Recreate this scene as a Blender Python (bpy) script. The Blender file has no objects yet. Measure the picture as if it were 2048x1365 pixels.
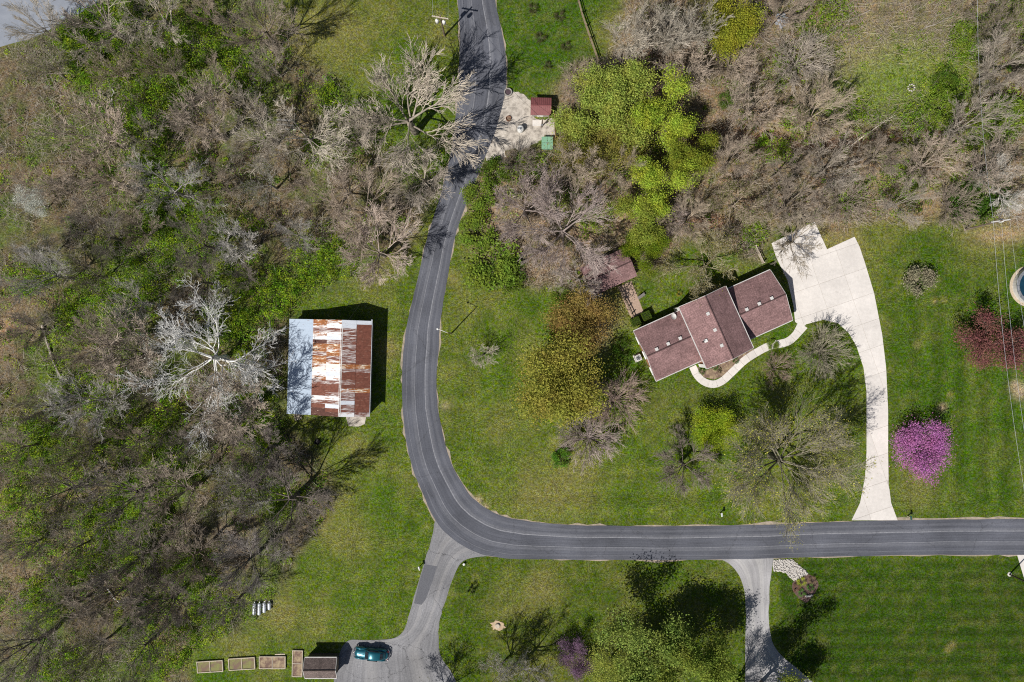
import bpy, bmesh, math, random
import numpy as np
from mathutils import Vector, Matrix

# ------------------------------------------------------------------ camera, sky, sun, exposure
HC = 120.0            # camera height (m)
S = 0.075             # metres on the ground for one pixel of the 2048 px wide photograph
scene = bpy.context.scene
col = scene.collection
cam_d = bpy.data.cameras.new('camera')
cam = bpy.data.objects.new('camera', cam_d); col.objects.link(cam)
cam.location = (0, 0, HC); cam.rotation_euler = (0, 0, 0)
cam_d.sensor_fit = 'HORIZONTAL'; cam_d.sensor_width = 36.0
cam_d.lens = 36.0 * HC / (2048 * S)
cam_d.clip_start = 0.5; cam_d.clip_end = 6000
scene.camera = cam

SUN_EL = math.radians(51.5)
SUN_DIR = Vector((0.69 * math.cos(SUN_EL), 0.724 * math.cos(SUN_EL), -math.sin(SUN_EL))).normalized()
world = bpy.data.worlds.new('World'); scene.world = world; world.use_nodes = True
wn = world.node_tree
sky = wn.nodes.new('ShaderNodeTexSky'); sky.sky_type = 'NISHITA'; sky.sun_disc = False
sky.sun_elevation = SUN_EL
sky.sun_rotation = math.atan2(-SUN_DIR.x, -SUN_DIR.y)
bg = wn.nodes['Background']; bg.inputs['Strength'].default_value = 0.05
wn.links.new(sky.outputs['Color'], bg.inputs['Color'])
sun_d = bpy.data.lights.new('sun', 'SUN'); sun_d.energy = 4.6; sun_d.angle = math.radians(0.53)
sun_d.color = (1.0, 0.965, 0.91)
sun = bpy.data.objects.new('sun', sun_d); col.objects.link(sun)
sun.rotation_euler = SUN_DIR.to_track_quat('-Z', 'Y').to_euler(); sun.location = (-60, -60, 90)
scene.view_settings.view_transform = 'Standard'
scene.view_settings.look = 'None'
scene.view_settings.exposure = 0.08
scene.view_settings.gamma = 1.0
scene.view_settings.use_curve_mapping = False
scene.cycles.max_bounces = 5
scene.cycles.diffuse_bounces = 3
scene.cycles.transparent_max_bounces = 4
scene.cycles.use_denoising = False
scene.cycles.pixel_filter_type = 'BLACKMAN_HARRIS'
scene.cycles.filter_width = 1.1

rnd = random.Random(7)
nrs = np.random.RandomState(11)
PI = math.pi

# ------------------------------------------------------------------ helpers
def W(px, py, h=0.0):
    k = S * (HC - h) / HC
    return Vector(((px - 1024) * k, (682.5 - py) * k, h))

def tag(o, label=None, cat=None, group=None, kind=None):
    if label: o['label'] = label
    if cat: o['category'] = cat
    if group: o['group'] = group
    if kind: o['kind'] = kind
    return o

def empty(name, loc=(0, 0, 0), rz=0.0, label=None, cat=None, group=None):
    o = bpy.data.objects.new(name, None); col.objects.link(o)
    o.location = loc; o.rotation_euler = (0, 0, rz); o.empty_display_size = 0.3
    return tag(o, label, cat, group)

def link(name, me, mat=None, parent=None, loc=None, rot=None):
    o = bpy.data.objects.new(name, me); col.objects.link(o)
    if mat is not None:
        if me.materials: pass
        else: me.materials.append(mat)
    if parent is not None: o.parent = parent
    if loc is not None: o.location = loc
    if rot is not None: o.rotation_euler = rot
    return o

def np_mesh(name, V, F, smooth=False):
    """V (n,3) array, F (m,k) array with constant k."""
    me = bpy.data.meshes.new(name)
    V = np.ascontiguousarray(V, dtype=np.float32); F = np.ascontiguousarray(F, dtype=np.int32)
    me.vertices.add(len(V)); me.vertices.foreach_set('co', V.ravel())
    m, k = F.shape
    me.loops.add(m * k); me.loops.foreach_set('vertex_index', F.ravel())
    me.polygons.add(m)
    me.polygons.foreach_set('loop_start', np.arange(0, m * k, k, dtype=np.int32))
    me.polygons.foreach_set('loop_total', np.full(m, k, dtype=np.int32))
    if smooth: me.polygons.foreach_set('use_smooth', np.ones(m, dtype=bool))
    me.update(calc_edges=True)
    return me

class MB:
    def __init__(s): s.v = []; s.f = []
    def quad(s, a, b, c, d):
        n = len(s.v); s.v += [tuple(a), tuple(b), tuple(c), tuple(d)]; s.f.append((n, n+1, n+2, n+3))
    def box(s, x0, x1, y0, y1, z0, z1, M=None):
        P = [(x0,y0,z0),(x1,y0,z0),(x1,y1,z0),(x0,y1,z0),(x0,y0,z1),(x1,y0,z1),(x1,y1,z1),(x0,y1,z1)]
        if M is not None: P = [tuple(M @ Vector(p)) for p in P]
        n = len(s.v); s.v += P
        s.f += [(n,n+3,n+2,n+1),(n+4,n+5,n+6,n+7),(n,n+1,n+5,n+4),(n+1,n+2,n+6,n+5),(n+2,n+3,n+7,n+6),(n+3,n,n+4,n+7)]
        return s
    def slab(s, P, t):
        """closed plate: ring P of points (top), thickness t down."""
        n = len(s.v); k = len(P)
        s.v += [tuple(p) for p in P] + [(p[0], p[1], p[2]-t) for p in P]
        s.f.append(tuple(range(n, n+k))); s.f.append(tuple(range(n+2*k-1, n+k-1, -1)))
        for i in range(k):
            j = (i+1) % k; s.f.append((n+i, n+k+i, n+k+j, n+j))
        return s
    def tube(s, pts, rad, sides=6, cap=True):
        n0 = len(s.v); k = len(pts); pts = [Vector(p) for p in pts]
        if not hasattr(rad, '__len__'): rad = [rad]*k
        ref = None
        for i, p in enumerate(pts):
            d = (pts[min(i+1,k-1)] - pts[max(i-1,0)]).normalized()
            if ref is None: ref = Vector((0,0,1)) if abs(d.z) < .9 else Vector((1,0,0))
            a = d.cross(ref).normalized(); b = d.cross(a).normalized(); ref = b.cross(d).normalized() if abs(b.dot(d))<.9 else ref
            ref = a.cross(d) if False else ref
            for j in range(sides):
                t = 2*PI*j/sides
                s.v.append(tuple(p + (a*math.cos(t) + b*math.sin(t))*rad[i]))
        for i in range(k-1):
            for j in range(sides):
                j2 = (j+1) % sides
                s.f.append((n0+i*sides+j, n0+i*sides+j2, n0+(i+1)*sides+j2, n0+(i+1)*sides+j))
        if cap:
            s.f.append(tuple(n0+j for j in reversed(range(sides)))); s.f.append(tuple(n0+(k-1)*sides+j for j in range(sides)))
        return s
    def lathe(s, prof, sides=16, M=None):
        n0 = len(s.v)
        for (r, z) in prof:
            for j in range(sides):
                t = 2*PI*j/sides; p = Vector((r*math.cos(t), r*math.sin(t), z))
                s.v.append(tuple(M @ p if M is not None else p))
        for i in range(len(prof)-1):
            for j in range(sides):
                j2 = (j+1) % sides
                s.f.append((n0+i*sides+j, n0+i*sides+j2, n0+(i+1)*sides+j2, n0+(i+1)*sides+j))
        s.f.append(tuple(n0+j for j in reversed(range(sides)))); s.f.append(tuple(n0+(len(prof)-1)*sides+j for j in range(sides)))
        return s
    def mesh(s, name, smooth=False):
        me = bpy.data.meshes.new(name); me.from_pydata(s.v, [], s.f); me.update()
        if smooth: me.polygons.foreach_set('use_smooth', np.ones(len(me.polygons), dtype=bool))
        return me
    def build(s, name, mat, parent=None, loc=None, rot=None, smooth=False):
        return link(name, s.mesh(name, smooth), mat, parent, loc, rot)

def vnoise(x, y, seed=0):
    x = np.asarray(x, float); y = np.asarray(y, float)
    xi = np.floor(x).astype(int); yi = np.floor(y).astype(int); fx = x-xi; fy = y-yi
    fx = fx*fx*(3-2*fx); fy = fy*fy*(3-2*fy)
    def hsh(a, b):
        n = (a*374761393 + b*668265263 + seed*1442695041) & 0x7fffffff
        n = ((n ^ (n >> 13))*1274126177) & 0x7fffffff
        n = (n ^ (n >> 16)) & 0xffff
        return n/65535.0
    return (hsh(xi,yi)*(1-fx)*(1-fy) + hsh(xi+1,yi)*fx*(1-fy) + hsh(xi,yi+1)*(1-fx)*fy + hsh(xi+1,yi+1)*fx*fy)
def fbm(x, y, seed=0, oct=4):
    v = 0; a = .5; t = 0
    for i in range(oct):
        v = v + a*vnoise(np.asarray(x)*2**i, np.asarray(y)*2**i, seed+i*17); t += a; a *= .5
    return v/t

# ------------------------------------------------------------------ materials
MATS = {}
def new_mat(name):
    m = bpy.data.materials.new(name); m.use_nodes = True; MATS[name] = m
    nt = m.node_tree; b = nt.nodes['Principled BSDF']
    return m, nt, b
def N(nt, t, **kw):
    n = nt.nodes.new(t)
    for k, v in kw.items():
        if k in n.inputs: n.inputs[k].default_value = v
        else: setattr(n, k, v)
    return n
def c4(c): return (c[0], c[1], c[2], 1.0)
def pmat(name, c1, c2=None, scale=3.0, rough=.9, bump=0.0, metal=0.0, spec=.3, detail=5, lo=.35, hi=.65, stretch=None, coat=0, bscale=None, c3=None):
    m, nt, b = new_mat(name)
    b.inputs['Roughness'].default_value = rough; b.inputs['Metallic'].default_value = metal
    b.inputs['Specular IOR Level'].default_value = spec
    if coat: b.inputs['Coat Weight'].default_value = coat; b.inputs['Coat Roughness'].default_value = .06
    if c2 is None: c2 = tuple(x*.72 for x in c1)
    tc = N(nt, 'ShaderNodeTexCoord')
    src = tc.outputs['Object']
    if stretch:
        mp = N(nt, 'ShaderNodeMapping'); mp.inputs['Scale'].default_value = stretch
        nt.links.new(src, mp.inputs['Vector']); src = mp.outputs['Vector']
    no = N(nt, 'ShaderNodeTexNoise', Scale=scale, Detail=detail, Roughness=.65)
    nt.links.new(src, no.inputs['Vector'])
    cr = N(nt, 'ShaderNodeValToRGB')
    cr.color_ramp.elements[0].position = lo; cr.color_ramp.elements[1].position = hi
    cr.color_ramp.elements[0].color = c4(c1); cr.color_ramp.elements[1].color = c4(c2)
    if c3 is not None:
        e = cr.color_ramp.elements.new((lo+hi)/2); e.color = c4(c3)
    nt.links.new(no.outputs['Fac'], cr.inputs['Fac'])
    nt.links.new(cr.outputs['Color'], b.inputs['Base Color'])
    if bump:
        n2 = N(nt, 'ShaderNodeTexNoise', Scale=bscale or scale*4, Detail=3)
        nt.links.new(src, n2.inputs['Vector'])
        bp = N(nt, 'ShaderNodeBump', Strength=bump, Distance=.05)
        nt.links.new(n2.outputs['Fac'], bp.inputs['Height']); nt.links.new(bp.outputs['Normal'], b.inputs['Normal'])
    return m

def wood_mat(name):
    m, nt, b = new_mat(name)
    b.inputs['Roughness'].default_value = .9; b.inputs['Specular IOR Level'].default_value = .15
    oi = N(nt, 'ShaderNodeObjectInfo'); tc = N(nt, 'ShaderNodeTexCoord')
    no = N(nt, 'ShaderNodeTexNoise', Scale=1.3, Detail=4); nt.links.new(tc.outputs['Object'], no.inputs['Vector'])
    mr = N(nt, 'ShaderNodeMapRange'); mr.inputs['From Min'].default_value=.3; mr.inputs['From Max'].default_value=.7
    mr.inputs['To Min'].default_value=.6; mr.inputs['To Max'].default_value=1.35
    nt.links.new(no.outputs['Fac'], mr.inputs['Value'])
    mx = N(nt, 'ShaderNodeVectorMath', operation='SCALE'); nt.links.new(oi.outputs['Color'], mx.inputs[0]); nt.links.new(mr.outputs['Result'], mx.inputs['Scale'])
    nt.links.new(mx.outputs['Vector'], b.inputs['Base Color'])
    return m
def leaf_mat(name, attr=None, hue=.055):
    """leaf colour = object's own colour, varied by clump and by leaf; a little light passes through."""
    m, nt, b = new_mat(name)
    out = nt.nodes['Material Output']; nt.nodes.remove(b)
    tc = N(nt, 'ShaderNodeTexCoord')
    if attr:
        base = N(nt, 'ShaderNodeAttribute'); base.attribute_name = attr; bo = base.outputs['Color']
    else:
        base = N(nt, 'ShaderNodeObjectInfo'); bo = base.outputs['Color']
    geo = N(nt, 'ShaderNodeNewGeometry')
    no = N(nt, 'ShaderNodeTexNoise', Scale=.9, Detail=3); nt.links.new(tc.outputs['Object'], no.inputs['Vector'])
    hs = N(nt, 'ShaderNodeHueSaturation')
    mh = N(nt, 'ShaderNodeMapRange'); mh.inputs['From Min'].default_value=.3; mh.inputs['From Max'].default_value=.7
    mh.inputs['To Min'].default_value=.5-hue*.6; mh.inputs['To Max'].default_value=.5+hue*.4
    nt.links.new(no.outputs['Fac'], mh.inputs['Value']); nt.links.new(mh.outputs['Result'], hs.inputs['Hue'])
    mv = N(nt, 'ShaderNodeMapRange'); mv.inputs['To Min'].default_value=.55; mv.inputs['To Max'].default_value=1.5
    nt.links.new(geo.outputs['Random Per Island'], mv.inputs['Value']); nt.links.new(mv.outputs['Result'], hs.inputs['Value'])
    nt.links.new(bo, hs.inputs['Color'])
    d = N(nt, 'ShaderNodeBsdfDiffuse'); t = N(nt, 'ShaderNodeBsdfTranslucent'); mx = N(nt, 'ShaderNodeMixShader'); mx.inputs[0].default_value=.32
    nt.links.new(hs.outputs['Color'], d.inputs['Color']); nt.links.new(hs.outputs['Color'], t.inputs['Color'])
    nt.links.new(d.outputs[0], mx.inputs[1]); nt.links.new(t.outputs[0], mx.inputs[2]); nt.links.new(mx.outputs[0], out.inputs['Surface'])
    return m
M_WOOD = wood_mat('bark'); M_LEAF = leaf_mat('leaf')

def shingle_mat(name, c1, c2):
    m, nt, b = new_mat(name)
    b.inputs['Roughness'].default_value=.95; b.inputs['Specular IOR Level'].default_value=.15
    tc = N(nt,'ShaderNodeTexCoord')
    br = N(nt,'ShaderNodeTexBrick'); br.inputs['Scale'].default_value=1.0
    br.inputs['Brick Width'].default_value=.34; br.inputs['Row Height'].default_value=.17; br.inputs['Mortar Size'].default_value=.012
    br.inputs['Color1'].default_value=c4(c1); br.inputs['Color2'].default_value=c4(c2); br.inputs['Mortar'].default_value=c4([x*.35 for x in c1]); br.inputs['Bias'].default_value=-.1
    nt.links.new(tc.outputs['UV'], br.inputs['Vector'])
    no = N(nt,'ShaderNodeTexNoise',Scale=.55,Detail=7,Roughness=.7); nt.links.new(tc.outputs['Object'], no.inputs['Vector'])
    mr = N(nt,'ShaderNodeMapRange'); mr.inputs['From Min'].default_value=.3; mr.inputs['From Max'].default_value=.7; mr.inputs['To Min'].default_value=.72; mr.inputs['To Max'].default_value=1.25
    nt.links.new(no.outputs['Fac'], mr.inputs['Value'])
    n2 = N(nt,'ShaderNodeTexNoise',Scale=5.5,Detail=3); nt.links.new(tc.outputs['Object'], n2.inputs['Vector'])
    mr2 = N(nt,'ShaderNodeMapRange'); mr2.inputs['From Min'].default_value=.3; mr2.inputs['From Max'].default_value=.7; mr2.inputs['To Min'].default_value=.7; mr2.inputs['To Max'].default_value=1.3
    nt.links.new(n2.outputs['Fac'], mr2.inputs['Value'])
    mu = N(nt,'ShaderNodeMath',operation='MULTIPLY'); nt.links.new(mr.outputs[0],mu.inputs[0]); nt.links.new(mr2.outputs[0],mu.inputs[1])
    sc = N(nt,'ShaderNodeVectorMath',operation='SCALE'); nt.links.new(br.outputs['Color'],sc.inputs[0]); nt.links.new(mu.outputs[0],sc.inputs['Scale'])
    nt.links.new(sc.outputs['Vector'], b.inputs['Base Color'])
    return m
M_SHINGLE = shingle_mat('brown_shingle', (.29,.175,.17), (.225,.135,.13))
M_SHINGLE2 = shingle_mat('grey_brown_shingle', (.20,.155,.14), (.14,.11,.10))
M_BRICK = pmat('brick', (.42,.20,.12), (.30,.14,.09), 6, bump=.3)
M_WHITE = pmat('white_paint', (.78,.77,.74), (.66,.65,.62), 2)
M_TRIM = pmat('pale_trim', (.62,.60,.57), (.5,.48,.46), 2)
M_GLASS = pmat('dark_glass', (.03,.035,.045), (.02,.025,.03), 1, rough=.08, spec=.6)
M_METAL = pmat('grey_metal', (.45,.46,.47), (.32,.33,.34), 4, rough=.45, metal=.6)
M_GALV = pmat('galvanised', (.62,.65,.68), (.45,.48,.52), 5, rough=.4, metal=.3)
M_CHROME = pmat('chrome', (.85,.85,.86), (.7,.7,.72), 2, rough=.12, metal=1)
M_BLACK = pmat('black_rubber', (.02,.02,.02), (.03,.03,.03), 6)
M_POLE = pmat('weathered_pole', (.26,.20,.15), (.15,.115,.09), 7)
M_OLDWOOD = pmat('old_wood', (.33,.25,.17), (.19,.145,.10), 6)
M_PALEWOOD = pmat('pale_timber', (.60,.52,.42), (.42,.35,.27), 6)
M_SOIL = pmat('dry_soil', (.17,.11,.085), (.40,.31,.19), 1.6, detail=8, bump=.8, lo=.42, hi=.66)
M_MULCH = pmat('dark_mulch', (.085,.052,.045), (.16,.10,.085), 4, detail=7, bump=.8)
M_BLUEROCK = pmat('blue_grey_rock', (.38,.41,.45), (.24,.26,.30), 4, bump=.4)
M_STONE = pmat('pale_stone', (.66,.62,.57), (.42,.39,.36), 3, bump=.4)

# ------------------------------------------------------------------ ground zones
def poly_mask(px, py, poly):
    inside = np.zeros(px.shape, bool); n = len(poly); j = n-1
    for i in range(n):
        xi, yi = poly[i]; xj, yj = poly[j]
        c = ((yi > py) != (yj > py)) & (px < (xj-xi)*(py-yi)/((yj-yi) if yj != yi else 1e-9) + xi)
        inside ^= c; j = i
    return inside
WOOD_L = [(-400,110),(60,95),(140,45),(250,0),(330,-400),(560,-400),(545,40),(590,105),(670,165),(715,255),(800,300),(885,310),(885,360),(845,430),(800,500),(720,545),(620,590),(570,640),(565,830),(590,880),(640,930),(670,1000),(640,1050),(590,1110),(555,1200),(500,1245),(400,1290),(370,1330),(380,1800),(-400,1800)]
WOOD_R = [(1120,190),(1150,130),(1210,120),(1260,0),(1260,-400),(2500,-400),(2500,450),(1900,445),(1660,452),(1540,440),(1510,530),(1440,490),(1390,460),(1310,540),(1270,540),(1180,590),(1060,580),(1000,520),(945,470),(945,380),(990,320),(1110,300)]
CREEK = [(2300,60),(1985,203),(1930,236),(1880,262),(1780,268),(1650,285),(1530,272),(1450,258),(1385,272),(1330,310)]

gx = np.concatenate([[-3000,-600,-200,-120], np.arange(-96, 96.01, .5), [120,200,600,3000]])
gy = np.concatenate([[-3000,-600,-200,-90], np.arange(-70, 70.01, .5), [90,200,600,3000]])
GX, GY = np.meshgrid(gx, gy)
PX = GX/S + 1024; PY = 682.5 - GY/S
def blur(a, n):
    for _ in range(n):
        a = (a + np.roll(a,1,0) + np.roll(a,-1,0) + np.roll(a,1,1) + np.roll(a,-1,1))/5
    return a
wob = (fbm(PX/60, PY/60, 5)-.5)*70; wob2 = (fbm(PX/60, PY/60, 9)-.5)*70
mL = blur(poly_mask(PX+wob, PY+wob2, WOOD_L).astype(float), 6)
mR = blur(poly_mask(PX+wob, PY+wob2, WOOD_R).astype(float), 6)
def blob(cx, cy, rx, ry=None, wobble=.5):
    ry = ry or rx
    d = ((PX-cx)/rx)**2 + ((PY-cy)/ry)**2
    d = d*(1 + wobble*(fbm(PX/25, PY/25, int(cx+cy) % 97)-.5)*2)
    return np.exp(-d*1.2)
T = np.zeros(PX.shape+(3,))
def paint(mask, c, k=1.0):
    global T
    m = np.clip(mask*k, 0, 1)[..., None]; T = T*(1-m) + np.array(c)*m
def srgb(r, g, b, gain=.80):
    f = lambda u: ((u/255+.055)/1.055)**2.4 if u > 10 else u/255/12.92
    return (f(r)*gain, f(g)*gain, f(b)*gain)
LAWN = srgb(89,112,33); STRAW = srgb(150,138,82); LUSH = srgb(70,106,20); DEEP = srgb(58,86,22); LITTER = srgb(150,134,106); DARKL = srgb(104,96,74); TAN = srgb(190,166,134)
T[:] = LAWN
n1 = fbm(PX/90, PY/90, 21, 5); n2 = fbm(PX/34, PY/34, 33, 4); n3 = fbm(PX/14, PY/14, 44, 3)
# right-hand and bottom-right lawns are greener
def box_m(x0,x1,y0,y1,soft=25):
    f = lambda t: 1/(1+np.exp(-np.clip(t,-40,40)))
    return f((PX-x0)/soft)*f((x1-PX)/soft)*f((PY-y0)/soft)*f((y1-PY)/soft)
paint(box_m(1775,2400,455,1035,8), srgb(70,100,22))
paint(box_m(1560,2400,1118,1900,6), srgb(52,78,16))
paint(box_m(930,1215,-400,190,14), srgb(68,100,24))
paint(box_m(540,915,-400,130,20), srgb(98,112,42))
paint(box_m(900,1490,1118,1900,10), srgb(78,98,28))
paint(box_m(1280,1480,720,830,25), srgb(76,94,26), .8)
calm = 1-.75*box_m(1560,2400,1118,1900,6)-.4*box_m(1775,2400,455,1035,8)-.5*box_m(930,1215,-400,190,14)
paint(np.clip((n1-.5)*4,0,1)*calm, STRAW, .22); paint(np.clip((.47-n1)*5,0,1)*calm, LUSH, .30)
paint(np.clip((n3-.52)*6,0,1), STRAW, .16); paint(np.clip((.48-n3)*6,0,1), DEEP, .25)
paint(np.clip((n2-.52)*5,0,1)*calm, STRAW, .18); paint(np.clip((.46-n2)*5,0,1)*calm, DEEP, .26)
# mown stripes (grass laid over to either side)
st = np.sin(PX/7.5 + .4*np.sin(PY/140))*box_m(1790,2400,600,1040,20)
T *= (1 + .17*st)[..., None]
st2 = np.sin(PY/4.4 + .3*np.sin(PX/170))*box_m(1560,2400,1118,1900,8)
T *= (1 + .20*st2)[..., None]
st3 = np.sin((PX*1.0+PY*.12)/9)*box_m(700,860,850,1270,30); T *= (1 + .11*st3)[..., None]
st5 = np.sin((PX*.97+PY*.25)/12+2*n1)*box_m(880,1330,560,1000,40); T *= (1+.09*st5)[..., None]
st4 = np.sin(PY/7)*box_m(950,1700,960,1050,14); T *= (1+.14*st4)[..., None]
# dry spots
for (x,y,r,k) in [(1700,500,60,.5),(1660,460,50,.7),(1960,465,60,.6),(1700,480,40,.4),(760,470,60,.6),(735,560,50,.5),(780,700,26,.7),(905,560,16,.6),(930,620,40,.35),(1130,960,90,.45),(1000,850,60,.3),(1060,1000,60,.4),(720,900,50,.4),(650,1000,60,.5),(700,1080,60,.4),(1080,1180,50,.6),(1010,1180,30,.4),(1900,790,6,.9),(1887,815,7,.9),(1905,1290,8,.9),(1895,1300,6,.9),(1650,910,60,.4),(1830,985,55,.6),(880,60,40,.3),(660,60,70,.5),(600,95,60,.6),(1230,60,40,.6),(1180,180,40,.5),(1870,602,7,.9),(1888,600,6,.8),(1250,600,24,.9),(1235,640,20,.7),(560,1230,50,.6),(430,1240,60,.6),(470,1310,40,.5),(2005,465,35,.8),(1990,1060,8,.5),(1880,560,5,.5),(1780,740,6,.7),(1835,690,8,.6)]:
    paint(blob(x,y,r), STRAW, k)
for (x,y,r,k) in [(760,1000,50,.5),(850,870,22,.7),(760,860,40,.4),(620,1100,40,.5),(740,1190,60,.3),(1230,770,30,.6),(1560,670,20,.9),(1400,735,26,.5),(1265,720,24,.9),(1330,760,30,.6),(1230,840,50,.3),(1450,770,60,.4),(1690,660,30,.3),(1270,845,20,.4),(1780,1100,200,.3),(880,1240,20,.5),(1020,1160,60,.3),(640,90,30,.2),(990,330,40,.5),(800,100,40,.3),(20,300,35,.7),(10,220,35,.7),(15,380,30,.6),(5,150,30,.6),(250,1350,40,.5),(420,1355,60,.8)]:
    paint(blob(x,y,r), LUSH, k)
for (x,y,r,k) in [(955,1002,9,.9),(930,985,6,.8),(972,1015,7,.8),(890,812,10,.5),(1885,815,8,.9),(1800,870,14,.5),(2040,785,16,.9),(2030,770,10,.8),(1822,178,8,.9)]:
    paint(blob(x,y,r), TAN, k)
# woodland floor
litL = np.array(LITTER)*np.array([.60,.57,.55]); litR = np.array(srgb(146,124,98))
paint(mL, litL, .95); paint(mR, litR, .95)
mW = np.clip(mL+mR, 0, 1)
paint(mW*np.clip((n2-.48)*7,0,1), DARKL, .75)
paint(mW*np.clip((.47-n3)*6,0,1), LUSH, .42)
paint(mW*np.clip((n1-.54)*8,0,1), TAN, .14); paint(mR*np.clip((n1-.54)*8,0,1), TAN, .16)
paint(mL*np.clip((.50-n1)*6,0,1), srgb(92,116,40), .7)
for (x,y,rx,ry,c,k) in [(1790,150,130,90,srgb(112,136,54),1.0),(1720,90,90,60,srgb(150,140,96),.7),(1880,150,80,70,srgb(128,138,66),.8),(1710,195,80,45,srgb(116,132,56),.9),(1300,120,60,50,srgb(120,100,84),.6),(1900,60,80,60,srgb(132,130,80),.6),(1200,640,24,60,TAN,.9),(1000,20,1,1,LAWN,0),(1840,250,80,25,srgb(84,96,44),.8),(590,280,30,30,TAN,.6),(12,655,12,24,srgb(190,156,118),.8),(465,1080,45,60,srgb(150,134,116),.7),(2005,470,60,16,srgb(188,160,124),.7),(1420,440,60,12,srgb(170,132,104),.7),(1820,420,120,24,srgb(160,138,96),.6),(1040,345,30,20,srgb(90,84,60),.5)]:  # last blob: branch shade below the gravel yard, painted into the ground
    paint(blob(x,y,rx,ry), c, k)
def polyline_dist(P):
    D = np.full(PX.shape, 1e9)
    for (a,b) in zip(P[:-1],P[1:]):
        ax,ay = a; bx,by = b; L2 = (bx-ax)**2+(by-ay)**2
        t = np.clip(((PX-ax)*(bx-ax)+(PY-ay)*(by-ay))/L2,0,1)
        D = np.minimum(D, np.hypot(PX-(ax+t*(bx-ax)), PY-(ay+t*(by-ay))))
    return D
GBALL = [(215,40,55),(190,110,60),(260,150,50),(330,120,45),(370,100,60),(300,310,42),(360,430,75),(330,490,50),(200,600,55),(190,780,50),(240,790,45),(110,870,40),(60,900,50),(290,560,35),(470,650,45),(230,1040,45),(280,1010,50),(330,920,45),(380,1150,50),(430,1230,45),(270,1110,50),(500,960,40),(500,830,40),(240,880,45),(1940,90,35),(1900,190,40),(1960,250,40),(2010,230,40),(1950,400,45),(1830,240,40),(480,130,50),(700,230,60),(820,250,60),(640,540,50)]
for (x,y,r) in GBALL: paint(blob(x,y,r*1.1), srgb(88,116,38), .75)
dC = polyline_dist(CREEK) + (fbm(PX/18,PY/18,71)-.5)*12
paint(np.exp(-(dC/16)**2), srgb(132,104,78), .9); paint(np.exp(-(dC/7)**2), srgb(104,84,66), .9)
Z = -1.7*np.exp(-(dC/19)**4) + .10*(fbm(PX/30,PY/30,81)-.5)*mW
Z = np.where(mW > .02, Z, 0)
Tn = np.concatenate([T, np.ones(T.shape[:2]+(1,))], -1).astype(np.float32)
nr, nc = PX.shape
idx = np.arange(nr*nc).reshape(nr,nc)
F = np.stack([idx[:-1,:-1],idx[:-1,1:],idx[1:,1:],idx[1:,:-1]],-1).reshape(-1,4)
me = np_mesh('ground', np.stack([GX,GY,Z],-1).reshape(-1,3), F)
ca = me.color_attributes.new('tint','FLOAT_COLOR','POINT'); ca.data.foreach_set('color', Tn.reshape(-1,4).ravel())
ca = me.attributes.new('litter','FLOAT','POINT'); ca.data.foreach_set('value', mW.astype(np.float32).ravel())

def ground_mat():
    m, nt, b = new_mat('ground_cover'); b.inputs['Roughness'].default_value=1; b.inputs['Specular IOR Level'].default_value=.05
    at = N(nt,'ShaderNodeAttribute'); at.attribute_name='tint'
    lt = N(nt,'ShaderNodeAttribute'); lt.attribute_name='litter'
    tc = N(nt,'ShaderNodeTexCoord')
    def noise(scale, detail, lo, hi, a, bb, rough=.6):
        n = N(nt,'ShaderNodeTexNoise',Scale=scale,Detail=detail,Roughness=rough); nt.links.new(tc.outputs['Object'],n.inputs['Vector'])
        r = N(nt,'ShaderNodeMapRange'); r.inputs['From Min'].default_value=lo; r.inputs['From Max'].default_value=hi; r.inputs['To Min'].default_value=a; r.inputs['To Max'].default_value=bb
        nt.links.new(n.outputs['Fac'],r.inputs['Value']); return r.outputs['Result'], n.outputs['Fac']
    f1,_ = noise(2.6,3,.3,.7,.50,1.48,.8); f2,_ = noise(.7,3,.32,.68,.80,1.2); f3, f3r = noise(6.5,1,.3,.7,.45,1.53)
    m1 = N(nt,'ShaderNodeMath',operation='MULTIPLY'); nt.links.new(f1,m1.inputs[0]); nt.links.new(f2,m1.inputs[1])
    m2 = N(nt,'ShaderNodeMath',operation='MULTIPLY'); nt.links.new(m1.outputs[0],m2.inputs[0]); nt.links.new(f3,m2.inputs[1])
    # straw / green flecks
    h1,_ = noise(2.2,6,.36,.64,.462,.528,.85)
    hs = N(nt,'ShaderNodeHueSaturation'); nt.links.new(h1,hs.inputs['Hue']); nt.links.new(at.outputs['Color'],hs.inputs['Color'])
    s1,_ = noise(2.3,3,.35,.65,.72,1.18); nt.links.new(s1,hs.inputs['Saturation'])
    sc = N(nt,'ShaderNodeVectorMath',operation='SCALE'); nt.links.new(hs.outputs['Color'],sc.inputs[0]); nt.links.new(m2.outputs[0],sc.inputs['Scale'])
    nt.links.new(sc.outputs['Vector'],b.inputs['Base Color'])
    n4 = N(nt,'ShaderNodeTexNoise',Scale=6.0,Detail=3); nt.links.new(tc.outputs['Object'],n4.inputs['Vector'])
    bp = N(nt,'ShaderNodeBump',Strength=.7,Distance=.12); nt.links.new(n4.outputs['Fac'],bp.inputs['Height']); nt.links.new(bp.outputs['Normal'],b.inputs['Normal'])
    return m
g = link('ground', me, ground_mat()); tag(g, kind='structure')

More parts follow.
